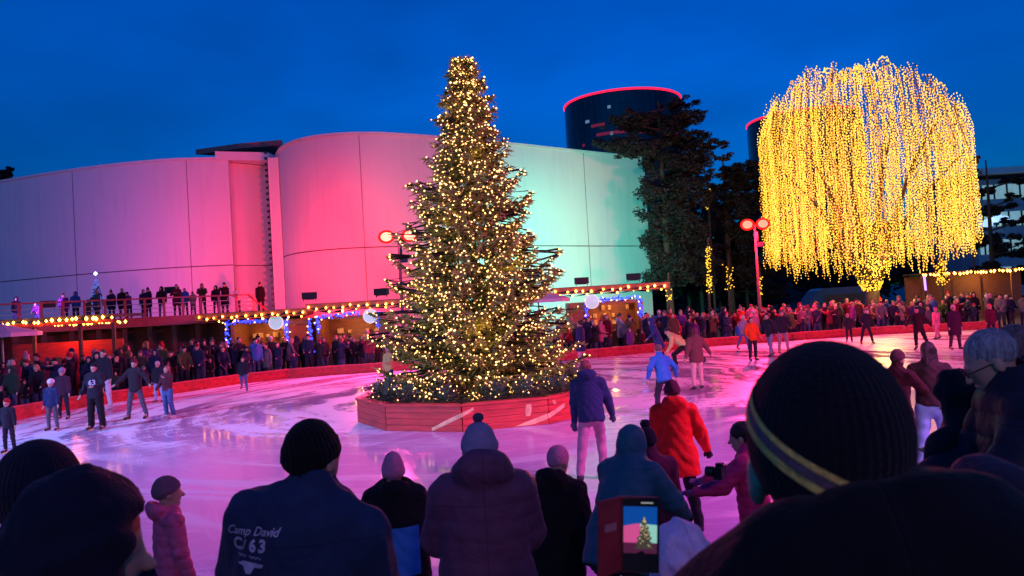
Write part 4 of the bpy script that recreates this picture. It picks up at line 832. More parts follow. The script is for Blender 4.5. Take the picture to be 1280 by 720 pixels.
def coat_sdf(J, length=.12, t=.03, hood='down', puff=0, loose=1.0, cuffs=.03, hk=None, hoodr=None):
    hk = max(1, loose) if hk is None else hk; S = SDF(.05); T, T2 = J['T'], J['T2']
    S.cap(J['neck'] + T2 @ V3(0, -.005, -.10), J['chest'] - T2 @ V3(0, 0, .04), (.135 + t) * loose, (.145 + t) * loose, R=T2, sy=.72)
    S.cap(J['chest'] - T2 @ V3(0, 0, .04), J['pel'] - T @ V3(0, 0, max(length - .08, .0)), (.15 + t) * loose, (.155 + t + length * .08) * loose, R=T, sy=.76)
    for n_ in 'LR':
        S.cap(J['neck'] - T2 @ V3(0, 0, .05), J['sh' + n_] - T2 @ V3(0, 0, .01), .06 + t * .6, .055 + t * .8)
        S.cap(J['sh' + n_] - T2 @ V3(0, 0, .01), J['el' + n_], .052 + t, .042 + t, k=.03).cap(J['el' + n_], J['wr' + n_] - J['hd' + n_] * .01, .043 + t, .030 + t * .6, k=.02)
        if length > .25: 
            S.cap(J['hip' + n_], J['hip' + n_] + (J['kn' + n_] - J['hip' + n_]) * min(1, (length) / .5), .11 + t, .10 + t)
        S.cap(J['wr' + n_] + J['hd' + n_] * .02, J['wr' + n_] + J['hd' + n_] * .14, .026, .045, k=.004, m='-')
    S.cut(J['pel'] - T @ V3(0, 0, length), -(T @ V3(0, 0, 1))) if length <= .55 else None
    if hood == 'down':
        S.ell(J['neck'] + T2 @ V3(0, -.095, .03 + .03 * (hk > 1.09) + .012 * (hk > 1.2)), (.14 * hk, .09 + .02 * (hk > 1.2), .10 + .03 * (hk > 1.09) + .02 * (hk > 1.2)), T2 @ rotx(.5), k=.025).cap(J['neck'] + T2 @ V3(-.07, .05, .0), J['neck'] + T2 @ V3(.07, .05, .0), .05, .05, k=.03)
        if hoodr: S.ops.pop(-2); S.ell(J['neck'] + T2 @ V3(.02, -.10, .088), hoodr, T2 @ rotx(.25) @ roty(-.10), k=.05).cap(J['neck'] + T2 @ V3(-.15, -.05, .0), J['neck'] + T2 @ V3(.13, -.05, .06), .085, .10, k=.06)
        S.ell(J['neck'] + T2 @ V3(0, -.045, .10), (.088, .085, .075), T2, k=.03, m='-')
    elif hood == 'up':
        H, q = J['H'], J['hs']; S.ell(hl(J, 0, -.03, .015), V3(.115, .135, .155) * q, H, k=.03).cap(hl(J, 0, -.03, -.07), J['neck'] - V3(0, 0, .03), .105 * q, .13, k=.04)
        S.ell(hl(J, 0, .125, .0), V3(.082, .10, .105) * q, H, k=.02, m='-')
    elif hood == 'collar':
        S.cap(J['neck'] + T2 @ V3(0, -.01, -.05), J['neck'] + T2 @ V3(0, -.008, .085), .092, .078, k=.03).cap(J['neck'] + T2 @ V3(0, .0, .07), J['neck'] + T2 @ V3(0, .01, .2), .062, .07, k=.01, m='-')
    if puff:
        def dsp(X, Y, Z, J=J): return -puff * (np.abs(np.sin(Z * PI / .10 + .3 * np.sin(X * 9))) ** .35 - .7) + .004 * np.sin(X * 41 + Z * 23) * np.sin(Y * 37 + Z * 11)
        S.disp = dsp
    elif hood == 'up': S.disp = lambda X, Y, Z, c=hl(J, 0, 0, 0): .005 * np.sin(X * 33 + Z * 15 + 3 * np.sin(Y * 20)) * np.sin(Z * 27 + Y * 31 + 2 * np.sin(X * 14)) + (.006 * np.sin(Z * 62 + 3 * np.sin(X * 21)) - .009 * np.exp(-((X - c[0]) / .013) ** 2)) * (Z > c[2] - .1)
    else: S.disp = lambda X, Y, Z: .006 * np.sin(X * 33 + Z * 15 + 3 * np.sin(Y * 20)) * np.sin(Z * 27 + Y * 31 + 2 * np.sin(X * 14))
    return S
def trousers_sdf(J, wide=1.0):
    S = SDF(.03); S.cap(J['pel'] + V3(0, 0, .05), J['pel'] - V3(0, 0, .03), .14, .145, R=J['T'], sy=.75)
    for n_ in 'LR': S.cap(J['hip' + n_], J['kn' + n_], .098 * wide, .07 * wide).cap(J['kn' + n_], J['an' + n_] + V3(0, 0, .03), .07 * wide, .058 * wide ** 1.5)
    S.disp = lambda X, Y, Z: .005 * np.sin(Z * 37 + X * 11 + 2 * np.sin(Y * 17)); return S
def shoe_sdf(J, n_, skate=False):
    S = SDF(.025); a, t_ = J['an' + n_], J['toe' + n_]; f = t_ - a; S.cap(a + V3(0, 0, .04 + .05 * skate), a - V3(0, 0, .01), .052, .05).cap(a - V3(0, 0, .03), t_ + f * .05 - V3(0, 0, .0), .046, .040)
    S.cap(a - f * .15 - V3(0, 0, .035), a - V3(0, 0, .035), .042, .042); return S
def beanie_sdf(J, slouch=0, cuff=True, rib=True):
    S = SDF(.01); H, q = J['H'], J['hs']; S.ell(hl(J, 0, -.016, .045 + slouch * .3), V3(.089, .111, .108 + slouch) * q, H)
    if cuff: S.ell(hl(J, 0, -.016, .03), V3(.095, .117, .085) * q, H, k=.006)
    nrm = H @ V3(0, .5, -1); S.cut(hl(J, 0, .0, .0), nrm)
    if cuff:
        p = hl(J, 0, -.016, .045); Hi = H
        def dsp(X, Y, Z):
            x = (X - p[0]) * Hi[0, 0] + (Y - p[1]) * Hi[1, 0] + (Z - p[2]) * Hi[2, 0]; y = (X - p[0]) * Hi[0, 1] + (Y - p[1]) * Hi[1, 1] + (Z - p[2]) * Hi[2, 1]; z = (X - p[0]) * Hi[0, 2] + (Y - p[1]) * Hi[1, 2] + (Z - p[2]) * Hi[2, 2]
            return .006 * q * np.clip((z - .5 * y - .005 * q) / .008, 0, 1) + (.0012 * np.cos(np.arctan2(x, y) * 46) if rib else 0)
        S.disp = dsp
    return S
def hair_sdf(J, long=0, vol=1.0):
    S = SDF(.02); H, q = J['H'], J['hs']; S.ell(hl(J, 0, -.022, .045), V3(.084 * vol, .103 * vol, .098 * vol) * q, H)
    if long:
        for s in (-1, 0, 1): S.cap(hl(J, s * .045, -.055, .02), hl(J, s * .062, -.075, -.10 - long), .05 * vol, .035)
    S.ell(hl(J, 0, .12, -.055), V3(.078, .10, .105) * q, H, k=.012, m='-')
    if not long: S.cut(hl(J, 0, -.08, -.055), H @ V3(0, .2, -1))
    S.disp = lambda X, Y, Z: .0025 * np.sin(X * 160 + 5 * np.sin(Z * 40) + Y * 90); return S
def pom_mesh(J, r=.045):
    S = SDF(.01); S.ell(hl(J, 0, -.02, .165), (r, r, r * .9)); S.disp = lambda X, Y, Z: .004 * np.sin(X * 300) * np.sin(Y * 280) * np.sin(Z * 310); return S

def cloth(name, rough=.85, bump=.25, bs=90, sheen=.06, objcol=True, var=.12): return M(name, (.1, .1, .1), rough, var, 14, bump, bs, sheen=sheen, objcol=objcol, spec=.15)
MAT['cloth'] = cloth('coat cloth'); MAT['knit'] = cloth('knitted wool', .95, .5, 120); MAT['nylon'] = cloth('puffer nylon', .55, .12, 30, .03); MAT['denim'] = cloth('trouser cloth'); MAT['hair'] = M('hair', (.1, .1, .1), .5, .45, 60, .9, 110, spec=.4, stretch=(1, 1, .13), objcol=True)
MAT['skin'] = M('skin', (.50, .29, .21), .5, .08, 20, .05, 60); MAT['leather'] = M('boot leather', (.02, .02, .022), .4, .2, 10); MAT['white_boot'] = M('white boot', (.6, .6, .6), .4, .1, 10); MAT['steel'] = M('skate blade', (.6, .6, .62), .2, .05, 5, metal=1)
def garment_bump(m, knit):
    n, l = nodes_of(m); b = n['Principled BSDF']; old = b.inputs['Normal'].links[0].from_node if b.inputs['Normal'].links else None
    t = n.new('ShaderNodeTexCoord'); s = n.new('ShaderNodeSeparateXYZ'); l(t.outputs['Object'], s.inputs[0])
    def mt(op, *a):
        x = n.new('ShaderNodeMath'); x.operation = op
        for i, v in enumerate(a):
            if isinstance(v, (int, float)): x.inputs[i].default_value = v
            else: l(v, x.inputs[i])
        return x.outputs[0]
    if knit:
        an = mt('ARCTAN2', s.outputs[0], s.outputs[1]); h = mt('ADD', mt('SINE', mt('MULTIPLY', an, 62)), mt('MULTIPLY', mt('SINE', mt('MULTIPLY', s.outputs[2], 900)), .15)); st_, ds = .45, .005
    else:
        def groove(v, at, w_): return mt('MAXIMUM', mt('SUBTRACT', 1, mt('DIVIDE', mt('ABSOLUTE', mt('SUBTRACT', v, at)), w_)), 0)
        wr = n.new('ShaderNodeTexNoise'); wr.inputs['Scale'].default_value = 7; wr.inputs['Detail'].default_value = 6; wr.inputs['Distortion'].default_value = 1.2; l(t.outputs['Object'], wr.inputs[0])
        h = mt('SUBTRACT', mt('MULTIPLY', wr.outputs[0], 2.2), mt('MAXIMUM', groove(s.outputs[0], 0, .0025), groove(s.outputs[2], 1.385, .0025))); st_, ds = .6, .012
    bp = n.new('ShaderNodeBump'); bp.inputs['Strength'].default_value = st_; bp.inputs['Distance'].default_value = ds; l(h, bp.inputs['Height'])
    if old: l(old.outputs[0], bp.inputs['Normal'])
    l(bp.outputs[0], b.inputs['Normal'])
garment_bump(MAT['knit'], True); garment_bump(MAT['cloth'], False); garment_bump(MAT['nylon'], False)
def setcol(o, c): o.color = (*c, 1); return o
def figure(J, spec, h=.02, hf=None):
    """spec keys: coat, ctype, trousers, hat, hattype, hair, shoes... returns the body object with its clothing as children"""
    body = link('person', body_sdf(J, h < .013).mesh(min(h, .02) if h < .013 else h), MAT['skin'])
    ck = dict(length=spec.get('len', .14), t=spec.get('t', .025), hood=spec.get('hood', 'collar'), puff=spec.get('puff', 0), loose=spec.get('loose', 1.0), hk=spec.get('hk'), hoodr=spec.get('hoodr'))
    setcol(link('coat', coat_sdf(J, **ck).mesh(h), MAT['nylon'] if ck['puff'] or spec.get('nylon') else MAT['cloth'], body), spec['coat'])
    if spec.get('legs', True):
        setcol(link('trousers', trousers_sdf(J, spec.get('wide', 1.0)).mesh(h), MAT['denim'], body), spec.get('trousers', (.02, .02, .03)))
        for n_ in 'LR':
            sh = link('skate' if spec.get('skate') else 'boot', shoe_sdf(J, n_).mesh(min(h, .016)), MAT['white_boot'] if spec.get('whiteboot') else MAT['leather'], body)
            if spec.get('skate'):
                a, t_ = J['an' + n_], J['toe' + n_]; f = t_ - a; f = V3(f[0], f[1], f[2] + .045); f /= np.linalg.norm(f); s_ = V3(f[1], -f[0], 0); s_ /= np.linalg.norm(s_); u = np.cross(s_, f)
                c = a + f * .06 - u * .092; mb = MB(); mb.box(c, (.004, .30, .022), R=np.stack([s_, f, u], 1)); mb.box(c + f * .07 + u * .018, (.012, .03, .03), R=np.stack([s_, f, u], 1)); mb.box(c - f * .08 + u * .018, (.012, .03, .03), R=np.stack([s_, f, u], 1)); mb.build('blade', MAT['steel'], sh)
    ht = spec.get('hattype', 'beanie'); hh = min(h, hf or h)
    if ht in ('beanie', 'pom', 'slouch', 'smooth'):
        hat = setcol(link('hat', beanie_sdf(J, .02 if ht == 'slouch' else 0, ht != 'smooth', h < .013).mesh(hh), MAT['knit'], body), spec['hat'])
        if ht == 'pom': setcol(link('pompom', pom_mesh(J, spec.get('pomr', .045)).mesh(min(hh, .01)), MAT['knit'], hat), spec.get('pomc', spec['hat']))
    if ht == 'helmet':
        S = SDF(.01); S.ell(hl(J, 0, -.012, .05), V3(.1, .125, .11) * J['hs'], J['H']); S.cut(hl(J, 0, 0, .01), J['H'] @ V3(0, -.15, -1)); setcol(link('helmet', S.mesh(min(hh, .02)), MAT['nylon'], body), spec['hat'])
    if ht in ('none', 'band') or spec.get('hair_out'): setcol(link('hair', hair_sdf(J, spec.get('longhair', 0), spec.get('hairvol', 1.0) * (.94 if ht not in ('none', 'band') else 1)).mesh(hh), MAT['hair'], body), spec.get('hair', (.03, .02, .015)))
    if spec.get('gloves'):
        for n_ in 'LR':
            w_, d, t_ = J['wr' + n_], J['hd' + n_], J['ht' + n_]; b_ = np.cross(d, t_); S = SDF(.01); S.cap(w_ + d * .005, w_ + d * .08, .034, .036, k=.01)
            for o_, l_ in ((-.03, .062), (-.010, .074), (.010, .070), (.030, .054)): a = w_ + d * .09 + b_ * o_; m_ = a + d * l_ * .5 + t_ * .008; S.cap(a, m_, .0125, .012, k=.005).cap(m_, m_ + d * l_ * .3 + t_ * .028, .012, .0105, k=.004)
            a = w_ + d * .035 - b_ * .035; m_ = a + d * .03 - b_ * .02 + t_ * .01; S.cap(a, m_, .015, .013, k=.008).cap(m_, m_ + d * .028 + t_ * .014, .013, .011, k=.004)
            setcol(link('glove', S.mesh(.012 if h > .013 else .007), MAT['cloth'], body), spec.get('glovec', (.015, .015, .02)))
    return body
def put(o, loc, face_deg, scale=1.0, tilt=0):
    """face_deg: direction the figure faces, 0 = away from the camera (+Y), 90 = towards -X (left in the picture), 180 = to the camera"""
    o.location = loc; o.rotation_euler = (0, rad(tilt), rad(face_deg)); o.scale = (scale,) * 3; return o
def copy_person(src):
    c = src.copy(); COL.objects.link(c)
    for ch in src.children:
        d = ch.copy(); COL.objects.link(d); d.parent = c
        for g in ch.children: e = g.copy(); COL.objects.link(e); e.parent = d
    return c

# ---- crowd round the far side
cols = {'black': (.015, .014, .018), 'navy': (.015, .02, .05), 'grey': (.10, .10, .11), 'green': (.02, .04, .025), 'brown': (.09, .05, .03), 'red': (.45, .02, .02), 'crimson': (.16, .015, .03), 'beige': (.35, .27, .2), 'pink': (.55, .18, .25), 'white': (.6, .6, .6), 'blue': (.03, .12, .35), 'purple': (.12, .03, .16), 'olive': (.08, .08, .03), 'orange': (.6, .14, .02)}
coat_pick = ['black'] * 7 + ['navy'] * 6 + ['grey'] * 3 + ['green', 'brown', 'brown', 'crimson', 'crimson', 'red', 'beige', 'pink', 'blue', 'purple', 'olive', 'white']
hat_pick = ['black'] * 3 + ['grey', 'white', 'pink', 'red', 'beige', 'navy', 'crimson']
poses = [dict(), dict(LA=(12, 6, 55, .5), RA=(12, 6, 55, .5)), dict(LA=(30, 14, 95, .9), RA=(30, 14, 95, .9)), dict(LA=(50, 8, 100, .35), RA=(50, 8, 100, .35), head=(0, 8)), dict(LA=(5, 6, 20, .3), RA=(70, 10, 85, .3)),
         dict(LA=(8, 10, 60, .8), RA=(-4, 8, 10, .2), head=(25, 0)), dict(lean=12, LA=(25, 10, 40, .4), RA=(25, 10, 40, .4), head=(-15, 5)), dict(LA=(110, 18, 60, .2), RA=(110, 18, 60, .2)), dict(head=(-30, -3), twist=12, LA=(2, 9, 15, .2), RA=(18, 9, 70, .8)),
         dict(head=(10, 15), LA=(15, 9, 75, .6), RA=(15, 9, 75, .6)), dict(L=(3, 7, 4), R=(-4, 7, 3), LA=(-8, 12, 18, .2), RA=(-5, 12, 20, .2)), dict(head=(35, 0), side=3)]
kit = [('hood up', dict(hood='up', hattype='nohat', t=.035)), ('beanie', dict(hood='collar', hattype='beanie')), ('bare head', dict(hood='down', hattype='none')), ('pompom hat', dict(hood='down', hattype='pom', len=.30, t=.03)),
       ('beanie', dict(hood='down', hattype='beanie', puff=.012, t=.04)), ('bare head', dict(hood='collar', hattype='none', len=.35)), ('long hair', dict(hood='collar', hattype='none', longhair=.10, len=.25)), ('beanie', dict(hood='down', hattype='slouch', len=.5, hair_out=True, longhair=.12))]
templates = []
for i, p in enumerate(poses):
    for kname, kk in (kit[i % 8], kit[(i + 3) % 8]):
        f = figure(skeleton(hs=1.0, **p), dict(coat=(.1, .1, .1), hat=(.1, .1, .1), hair=(.03, .02, .012), trousers=(.02, .02, .03), **kk), h=.034); templates.append((kname, f, kk))
haircol = [(.03, .02, .012), (.012, .01, .01), (.12, .07, .03), (.3, .2, .09), (.2, .19, .18)]
ordw = ['first', 'second', 'third', 'fourth', 'fifth', 'sixth', 'seventh', 'eighth', 'ninth', 'tenth', 'eleventh', 'twelfth', 'thirteenth', 'fourteenth', 'fifteenth', 'sixteenth', 'seventeenth', 'eighteenth', 'nineteenth', 'twentieth']
ordw += ['twenty-' + x for x in ordw[:9]] + ['thirtieth'] + ['thirty-' + x for x in ordw[:9]]
crowd = []; usedt = set()
dim = ['black'] * 8 + ['navy'] * 6 + ['grey', 'green', 'brown', 'brown', 'crimson', 'crimson', 'purple', 'olive']
def place_one(loc, face, scale, child=False, hatp=hat_pick, dark=False):
    k = random.randrange(len(templates))
    if k in (14, 15) and random.random() < .7: k = random.randrange(12)
    kname, src, kk = templates[k]
    o = src if k not in usedt else copy_person(src); usedt.add(k)
    cn = random.choice(dim if dark else coat_pick); hn = random.choice(hatp); put(o, loc, face, scale)
    for ch in o.children:
        nm = ch.name.split('.')[0]
        if nm == 'coat': setcol(ch, cols[cn])
        elif nm == 'hat':
            setcol(ch, cols[hn]); [setcol(g, cols[hn]) for g in ch.children]
        elif nm == 'hair': setcol(ch, random.choice(haircol))
        elif nm == 'trousers': setcol(ch, random.choice([(.02, .02, .03), (.03, .035, .06), (.05, .07, .14), (.06, .05, .05)]))
    return o, cn, (hn + ' ' + kname if 'hat' in kname or 'beanie' in kname else kname)
zones = [(-1e9, 250, 'below the deck'), (250, 372, 'by orange-door hut'), (372, 500, 'by hut nearest fir'), (500, 700, 'behind the fir'), (700, 835, 'by hut near pines'), (835, 935, 'under the pines'), (935, 1010, 'by red lamp'), (1010, 1120, 'before the willow'), (1120, 1400, 'before the offices')]
rows = ['front', 'second', 'third', 'fourth', 'fifth']
cand = []
for r_i, off in enumerate((.62, 1.25, 1.95, 2.8, 3.8)):
    path = walk(offset_path(BACK, off), [.56, .60, .66, .8, .95][r_i])
    for q in path:
        px, py = pix((q.x, q.y, 1.0))
        if px < -25 or px > 1305: continue
        if 500 < px < 690 and r_i > 1: continue
        if 505 < px < 685 and r_i > 0: continue
        if r_i == 4 and (px < 0 or 240 < px < 830): continue
        if r_i == 3 and 260 < px < 500: continue
        if random.random() < (.10, .06, .10, .16, .25)[r_i] + (.25 if 700 < px < 730 else 0): continue
        cand.append((r_i, px, q))
from collections import defaultdict
Z = defaultdict(list)
for r_i, px, q in cand:
    z = next(i for i, (a, b_, _) in enumerate(zones) if a <= px < b_); child = r_i == 0 and random.random() < .4
    sc_ = random.uniform(.58, .78) if child else random.uniform(.86, 1.10) * (1.0 + .012 * r_i)
    j = Vector((random.uniform(-.22, .22), random.uniform(-.16, .32), 0)); face = 180 + random.gauss(0, 34) + (q.x + 1) * -.9
    if random.random() < .12: face += random.choice((-90, 90, 150))
    o, cn, hn = place_one(q + j, face, sc_, child, dark=(px < 500 and random.random() < .85)); Z[(z, r_i)].append((px, o, cn, hn, child))
nper = 0
for (z, r_i), lst in Z.items():
    lst.sort(key=lambda t_: t_[0])
    for k, (px, o, cn, hn, child) in enumerate(lst):
        tag(o, f"{'child' if child else 'onlooker'} in {cn}, {hn}, {ordw[k]} from left, {rows[r_i]} row {zones[z][2]}", 'person', 'onlookers standing round the far side of the ice'); nper += 1
print('crowd', nper)
# people on the raised deck
deck = [(21, 44, .95, 180), (46, 43.6, .72, 180), (81, 43, .95, 200), (95, 43.2, .98, 180), (111, 43, .72, 170), (122, 43.2, 1.0, 150), (140, 43.2, .96, 180), (154, 43.5, 1.02, 200), (162, 43.6, .9, 170), (181, 43.6, .95, 180), (186, 44.2, 1.0, 160), (203, 43.8, 1.0, 180), (222, 44, 1.06, 190), (232, 44, .92, 180), (242, 44.3, .8, 180), (254, 44.3, 1.05, 200), (271, 44.5, .95, 180), (282, 45, 1.05, 180), (298, 45, .9, 170)]
for k, (px, d, sc_, fc) in enumerate(deck):
    v = D(px, 395, d); o, cn, hn = place_one((v.x, v.y, DZ), fc, sc_); tag(o, f"onlooker in {cn}, {hn}, {ordw[k]} from left behind deck railing", 'person', 'onlookers on the raised deck')
v = D(327, 395, 47.5); o, cn, hn = place_one((v.x, v.y, DZ), 180, 1.05)
for ch in o.children:
    if ch.name.startswith(('coat', 'trousers')): setcol(ch, (.012, .012, .015))
tag(o, 'person in black standing alone on the raised deck past the end of its railing', 'person')
# ------------------------------------------------------------------ skaters on the ice
def skater(px, py, hpx, face, label, pose, spec, child=False, tilt=0, h=.022, hs=1.0):
    """px, py: the feet in the photograph; hpx: standing height in photograph pixels"""
    g = G(px, py, .03); dist = g.y; H = hpx * dist / FPX; sc_ = H / 1.75
    sp_ = dict(hat=(.02, .02, .02)); sp_.update(skate=True); sp_.update(spec)
    o = figure(skeleton(hs=hs, **pose), sp_, h=h); put(o, (g.x, g.y, .03 + .012 * sc_), face, sc_, tilt); tag(o, label, 'person', None); return o
DK = (.02, .02, .03); NAVY = (.018, .03, .09); GREY = (.09, .09, .11); JEAN = (.07, .13, .28); PINKP = (.42, .2, .28)
glide = dict(L=(18, 5, 12), R=(-14, 6, 14), LA=(-12, 18, 22, .2), RA=(22, 14, 40, .4), lean=8)
stand = dict(L=(2, 6, 4), R=(-2, 6, 5))
skater(12, 566, 66, 180, 'child skater in red cap and dark jacket at the ice edge near the front hoods', dict(stand, lean=4), dict(coat=DK, hat=cols['red'], trousers=DK), hs=1.12)
skater(66, 538, 62, 180, 'child skater with white helmet and grey trousers below the deck', stand, dict(coat=NAVY, hat=(.7, .7, .7), hattype='helmet', trousers=GREY, nylon=True), hs=1.12)
n63 = skater(121, 537, 82, 180, 'skater in black hockey jersey with number and wide black trousers', dict(stand, LA=(20, 16, 80, .8), RA=(-5, 20, 30, .2)), dict(coat=DK, hat=(.015, .015, .02), trousers=(.012, .012, .014), wide=1.25, loose=1.08, hattype='beanie'), hs=.98)
skater(132, 512, 74, 170, 'skater in dark coat and white trousers close behind the hockey jersey', stand, dict(coat=DK, hattype='none', trousers=(.55, .5, .55), whiteboot=True))
skater(80, 524, 62, 180, 'small skater with purple-grey helmet behind the white-helmeted child', stand, dict(coat=(.05, .02, .04), hat=(.3, .2, .3), hattype='helmet', trousers=DK), hs=1.1)
skater(171, 524, 74, 175, 'skater with arms spread in dark jacket, red face and grey trousers', dict(L=(-4, 12, 6), R=(6, 10, 8), LA=(0, 38, 28, .1), RA=(5, 42, 30, .1)), dict(coat=(.03, .025, .03), hat=cols['crimson'], trousers=GREY))
skater(211, 522, 64, 160, 'long-haired skater in short dark red top and blue jeans', dict(L=(4, 7, 14), R=(-4, 7, 6), LA=(30, 20, 120, .4), RA=(10, 16, 30, .2)), dict(coat=(.10, .02, .03), len=.04, hattype='none', longhair=.14, hair=(.35, .12, .08), trousers=JEAN, wide=1.15, whiteboot=True))
skater(199, 503, 50, 180, 'small skater with pale hat and pale blue trousers behind the long-haired skater', stand, dict(coat=DK, hat=(.5, .35, .4), trousers=(.3, .4, .6)), hs=1.12, h=.03)
skater(305, 489, 42, 190, 'child skater in dark top and blue jeans far out before the orange-door hut', dict(L=(12, 6, 10), R=(-20, 6, 30)), dict(coat=DK, hattype='none', trousers=JEAN), hs=1.1, h=.03)
skater(488, 490, 56, 150, 'skater in yellow-striped jacket and jeans half hidden by the Christmas tree', dict(L=(14, 6, 10), R=(-8, 6, 14), LA=(30, 12, 60, .4)), dict(coat=(.5, .35, .12), hattype='none', trousers=NAVY))
skater(728, 462, 60, 60, 'skater in navy coat and pale pink trousers emerging behind the Christmas tree', stand, dict(coat=NAVY, hattype='none', trousers=(.5, .25, .3), len=.3), h=.03)
skater(744, 600, 151, -8, 'skater in navy jacket and pink trousers gliding away beside the planter', dict(lean=20, side=-4, head=(-14, 4), L=(-10, 8, 6), R=(26, 3, 40), LA=(10, 10, 16, .2), RA=(18, 16, 30, .2)), dict(coat=NAVY, hattype='none', hair=(.20, .05, .05), trousers=PINKP, hood='down', t=.03, len=.12, gloves=True, glovec=(.06, .07, .12)), h=.013)
skater(833, 520, 90, 10, 'child skater in bright blue jacket bending just beyond the red coat', dict(lean=26, L=(16, 8, 30), R=(4, 8, 20), LA=(-10, 30, 50, .5), RA=(-10, 30, 50, .5), head=(0, -8)), dict(coat=(.02, .14, .42), hattype='none', hair=(.12, .05, .05), trousers=DK, nylon=True), hs=1.1, h=.018)
skater(873, 487, 76, 10, 'skater in brown jacket and beige trousers facing away', dict(L=(-5, 5, 6), R=(7, 4, 6), LA=(-12, 18, 12, .1), RA=(8, 34, 14, .0), lean=3), dict(coat=(.14, .06, .06), hattype='beanie', hat=(.14, .04, .06), trousers=(.6, .42, .38), len=.18, t=.03, loose=1.08), h=.018)
skater(857, 462, 68, 75, 'skater in yellow top crouching low with black trousers beside the brown jacket', dict(lean=42, stoop=14, L=(52, 10, 62), R=(-28, 8, 46), LA=(60, 26, 40, .3), RA=(-20, 40, 30, .1), head=(0, -30)), dict(coat=(.62, .52, .18), len=.04, hattype='none', hair=(.02, .015, .015), trousers=(.012, .012, .014)), h=.02)
skater(824, 455, 58, 100, 'skater in dark blue coat leaning on the edge behind the yellow top', dict(lean=20, L=(12, 6, 16), R=(-18, 6, 10), LA=(45, 12, 30, .2)), dict(coat=(.03, .05, .16), hat=(.05, .03, .08), trousers=DK, hood='up', hattype='nohat', len=.4), h=.026)
skater(942, 451, 54, 185, 'skater in bright orange jacket far out before the red lamp post', dict(L=(-6, 5, 6), R=(8, 4, 12), LA=(0, 16, 40, .2), RA=(6, 20, 50, .3)), dict(coat=(.75, .07, .01), hattype='none', trousers=DK, nylon=True), h=.024)
skater(930, 437, 42, 200, 'child skater in pale grey coat beside the orange jacket', dict(glide), dict(coat=(.25, .25, .32), hat=(.6, .55, .55), trousers=JEAN), hs=1.12, h=.03)
skater(964, 446, 55, 120, 'skater in black jacket and grey jeans just beyond the big black beanie', dict(glide), dict(coat=DK, hattype='none', trousers=(.2, .2, .28)), h=.026)
skater(980, 441, 52, 165, 'skater in black top and pale trousers hugging close to the big black beanie', dict(stand, LA=(10, 30, 60, .5)), dict(coat=DK, hattype='none', hair=(.1, .03, .03), trousers=(.35, .2, .25)), h=.026)
skater(1084, 430, 44, 170, 'dark skater with spread legs before the trunk of the glowing willow', dict(L=(0, 14, 4), R=(0, 13, 4), LA=(0, 25, 25, .2), RA=(10, 20, 60, .5)), dict(coat=DK, hattype='none', trousers=DK), h=.03)
skater(1062, 428, 36, 150, 'small dark skater with pale cap beside the spread-legged dark skater', dict(glide), dict(coat=DK, hat=(.5, .3, .35), trousers=DK), hs=1.1, h=.03)
skater(1150, 438, 56, 140, 'dark skater lunging sideways on the pink-lit ice', dict(lean=10, L=(6, 18, 26), R=(-22, 8, 10), LA=(-6, 34, 20, .1), RA=(20, 30, 40, .2)), dict(coat=(.04, .02, .02), hattype='none', trousers=DK), h=.026)
skater(1172, 424, 40, 110, 'child skater all in pink striding beside the boards', dict(L=(26, 6, 10), R=(-22, 6, 8), LA=(30, 14, 50, .3), RA=(-20, 14, 20, .2)), dict(coat=(.65, .16, .25), hat=(.6, .15, .2), trousers=(.6, .2, .28), hattype='beanie'), hs=1.1, h=.03)
skater(1195, 437, 55, 180, 'skater in long dark coat and white hat on the pink-lit ice', dict(stand), dict(coat=(.04, .015, .04), hat=(.8, .6, .6), trousers=(.06, .03, .05), len=.4), h=.026)
skater(1240, 425, 44, 180, 'small skater with round red cap near the grey-haired man', dict(stand), dict(coat=(.08, .01, .03), hat=(.8, .1, .12), trousers=DK), hs=1.1, h=.03)
redc = skater(852, 671, 192, -4, 'skater in bright red hooded coat with dark trousers seen from behind', dict(lean=3, L=(-4, 7, 10), R=(9, 9, 14), LA=(12, 9, 34, .3), RA=(8, 22, 22, .1), head=(0, 4)), dict(coat=(.75, .012, .010), hat=(.10, .02, .04), trousers=(.014, .014, .02), hood='down', len=.26, t=.038, hattype='beanie', gloves=True, nylon=True), h=.011)
skater(1171, 598, 168, -25, 'long dark-haired woman skater in brown jacket and light blue jeans', dict(lean=6, L=(-6, 6, 6), R=(10, 8, 14), LA=(-6, 26, 30, .3), RA=(38, 10, 70, .9), head=(30, 0)), dict(coat=(.03, .018, .022), len=.02, hattype='none', longhair=.06, hair=(.01, .008, .01), trousers=(.16, .36, .62), wide=1.1), h=.014)
skater(1126, 600, 160, -60, 'skater in maroon checked coat reaching an arm to the woman in jeans', dict(lean=10, L=(-4, 6, 8), R=(8, 6, 12), LA=(10, 9, 30, .2), RA=(50, 14, 20, .2)), dict(coat=(.022, .004, .008), len=.3, hattype='beanie', hat=(.05, .02, .03), trousers=(.012, .012, .015)), h=.014)

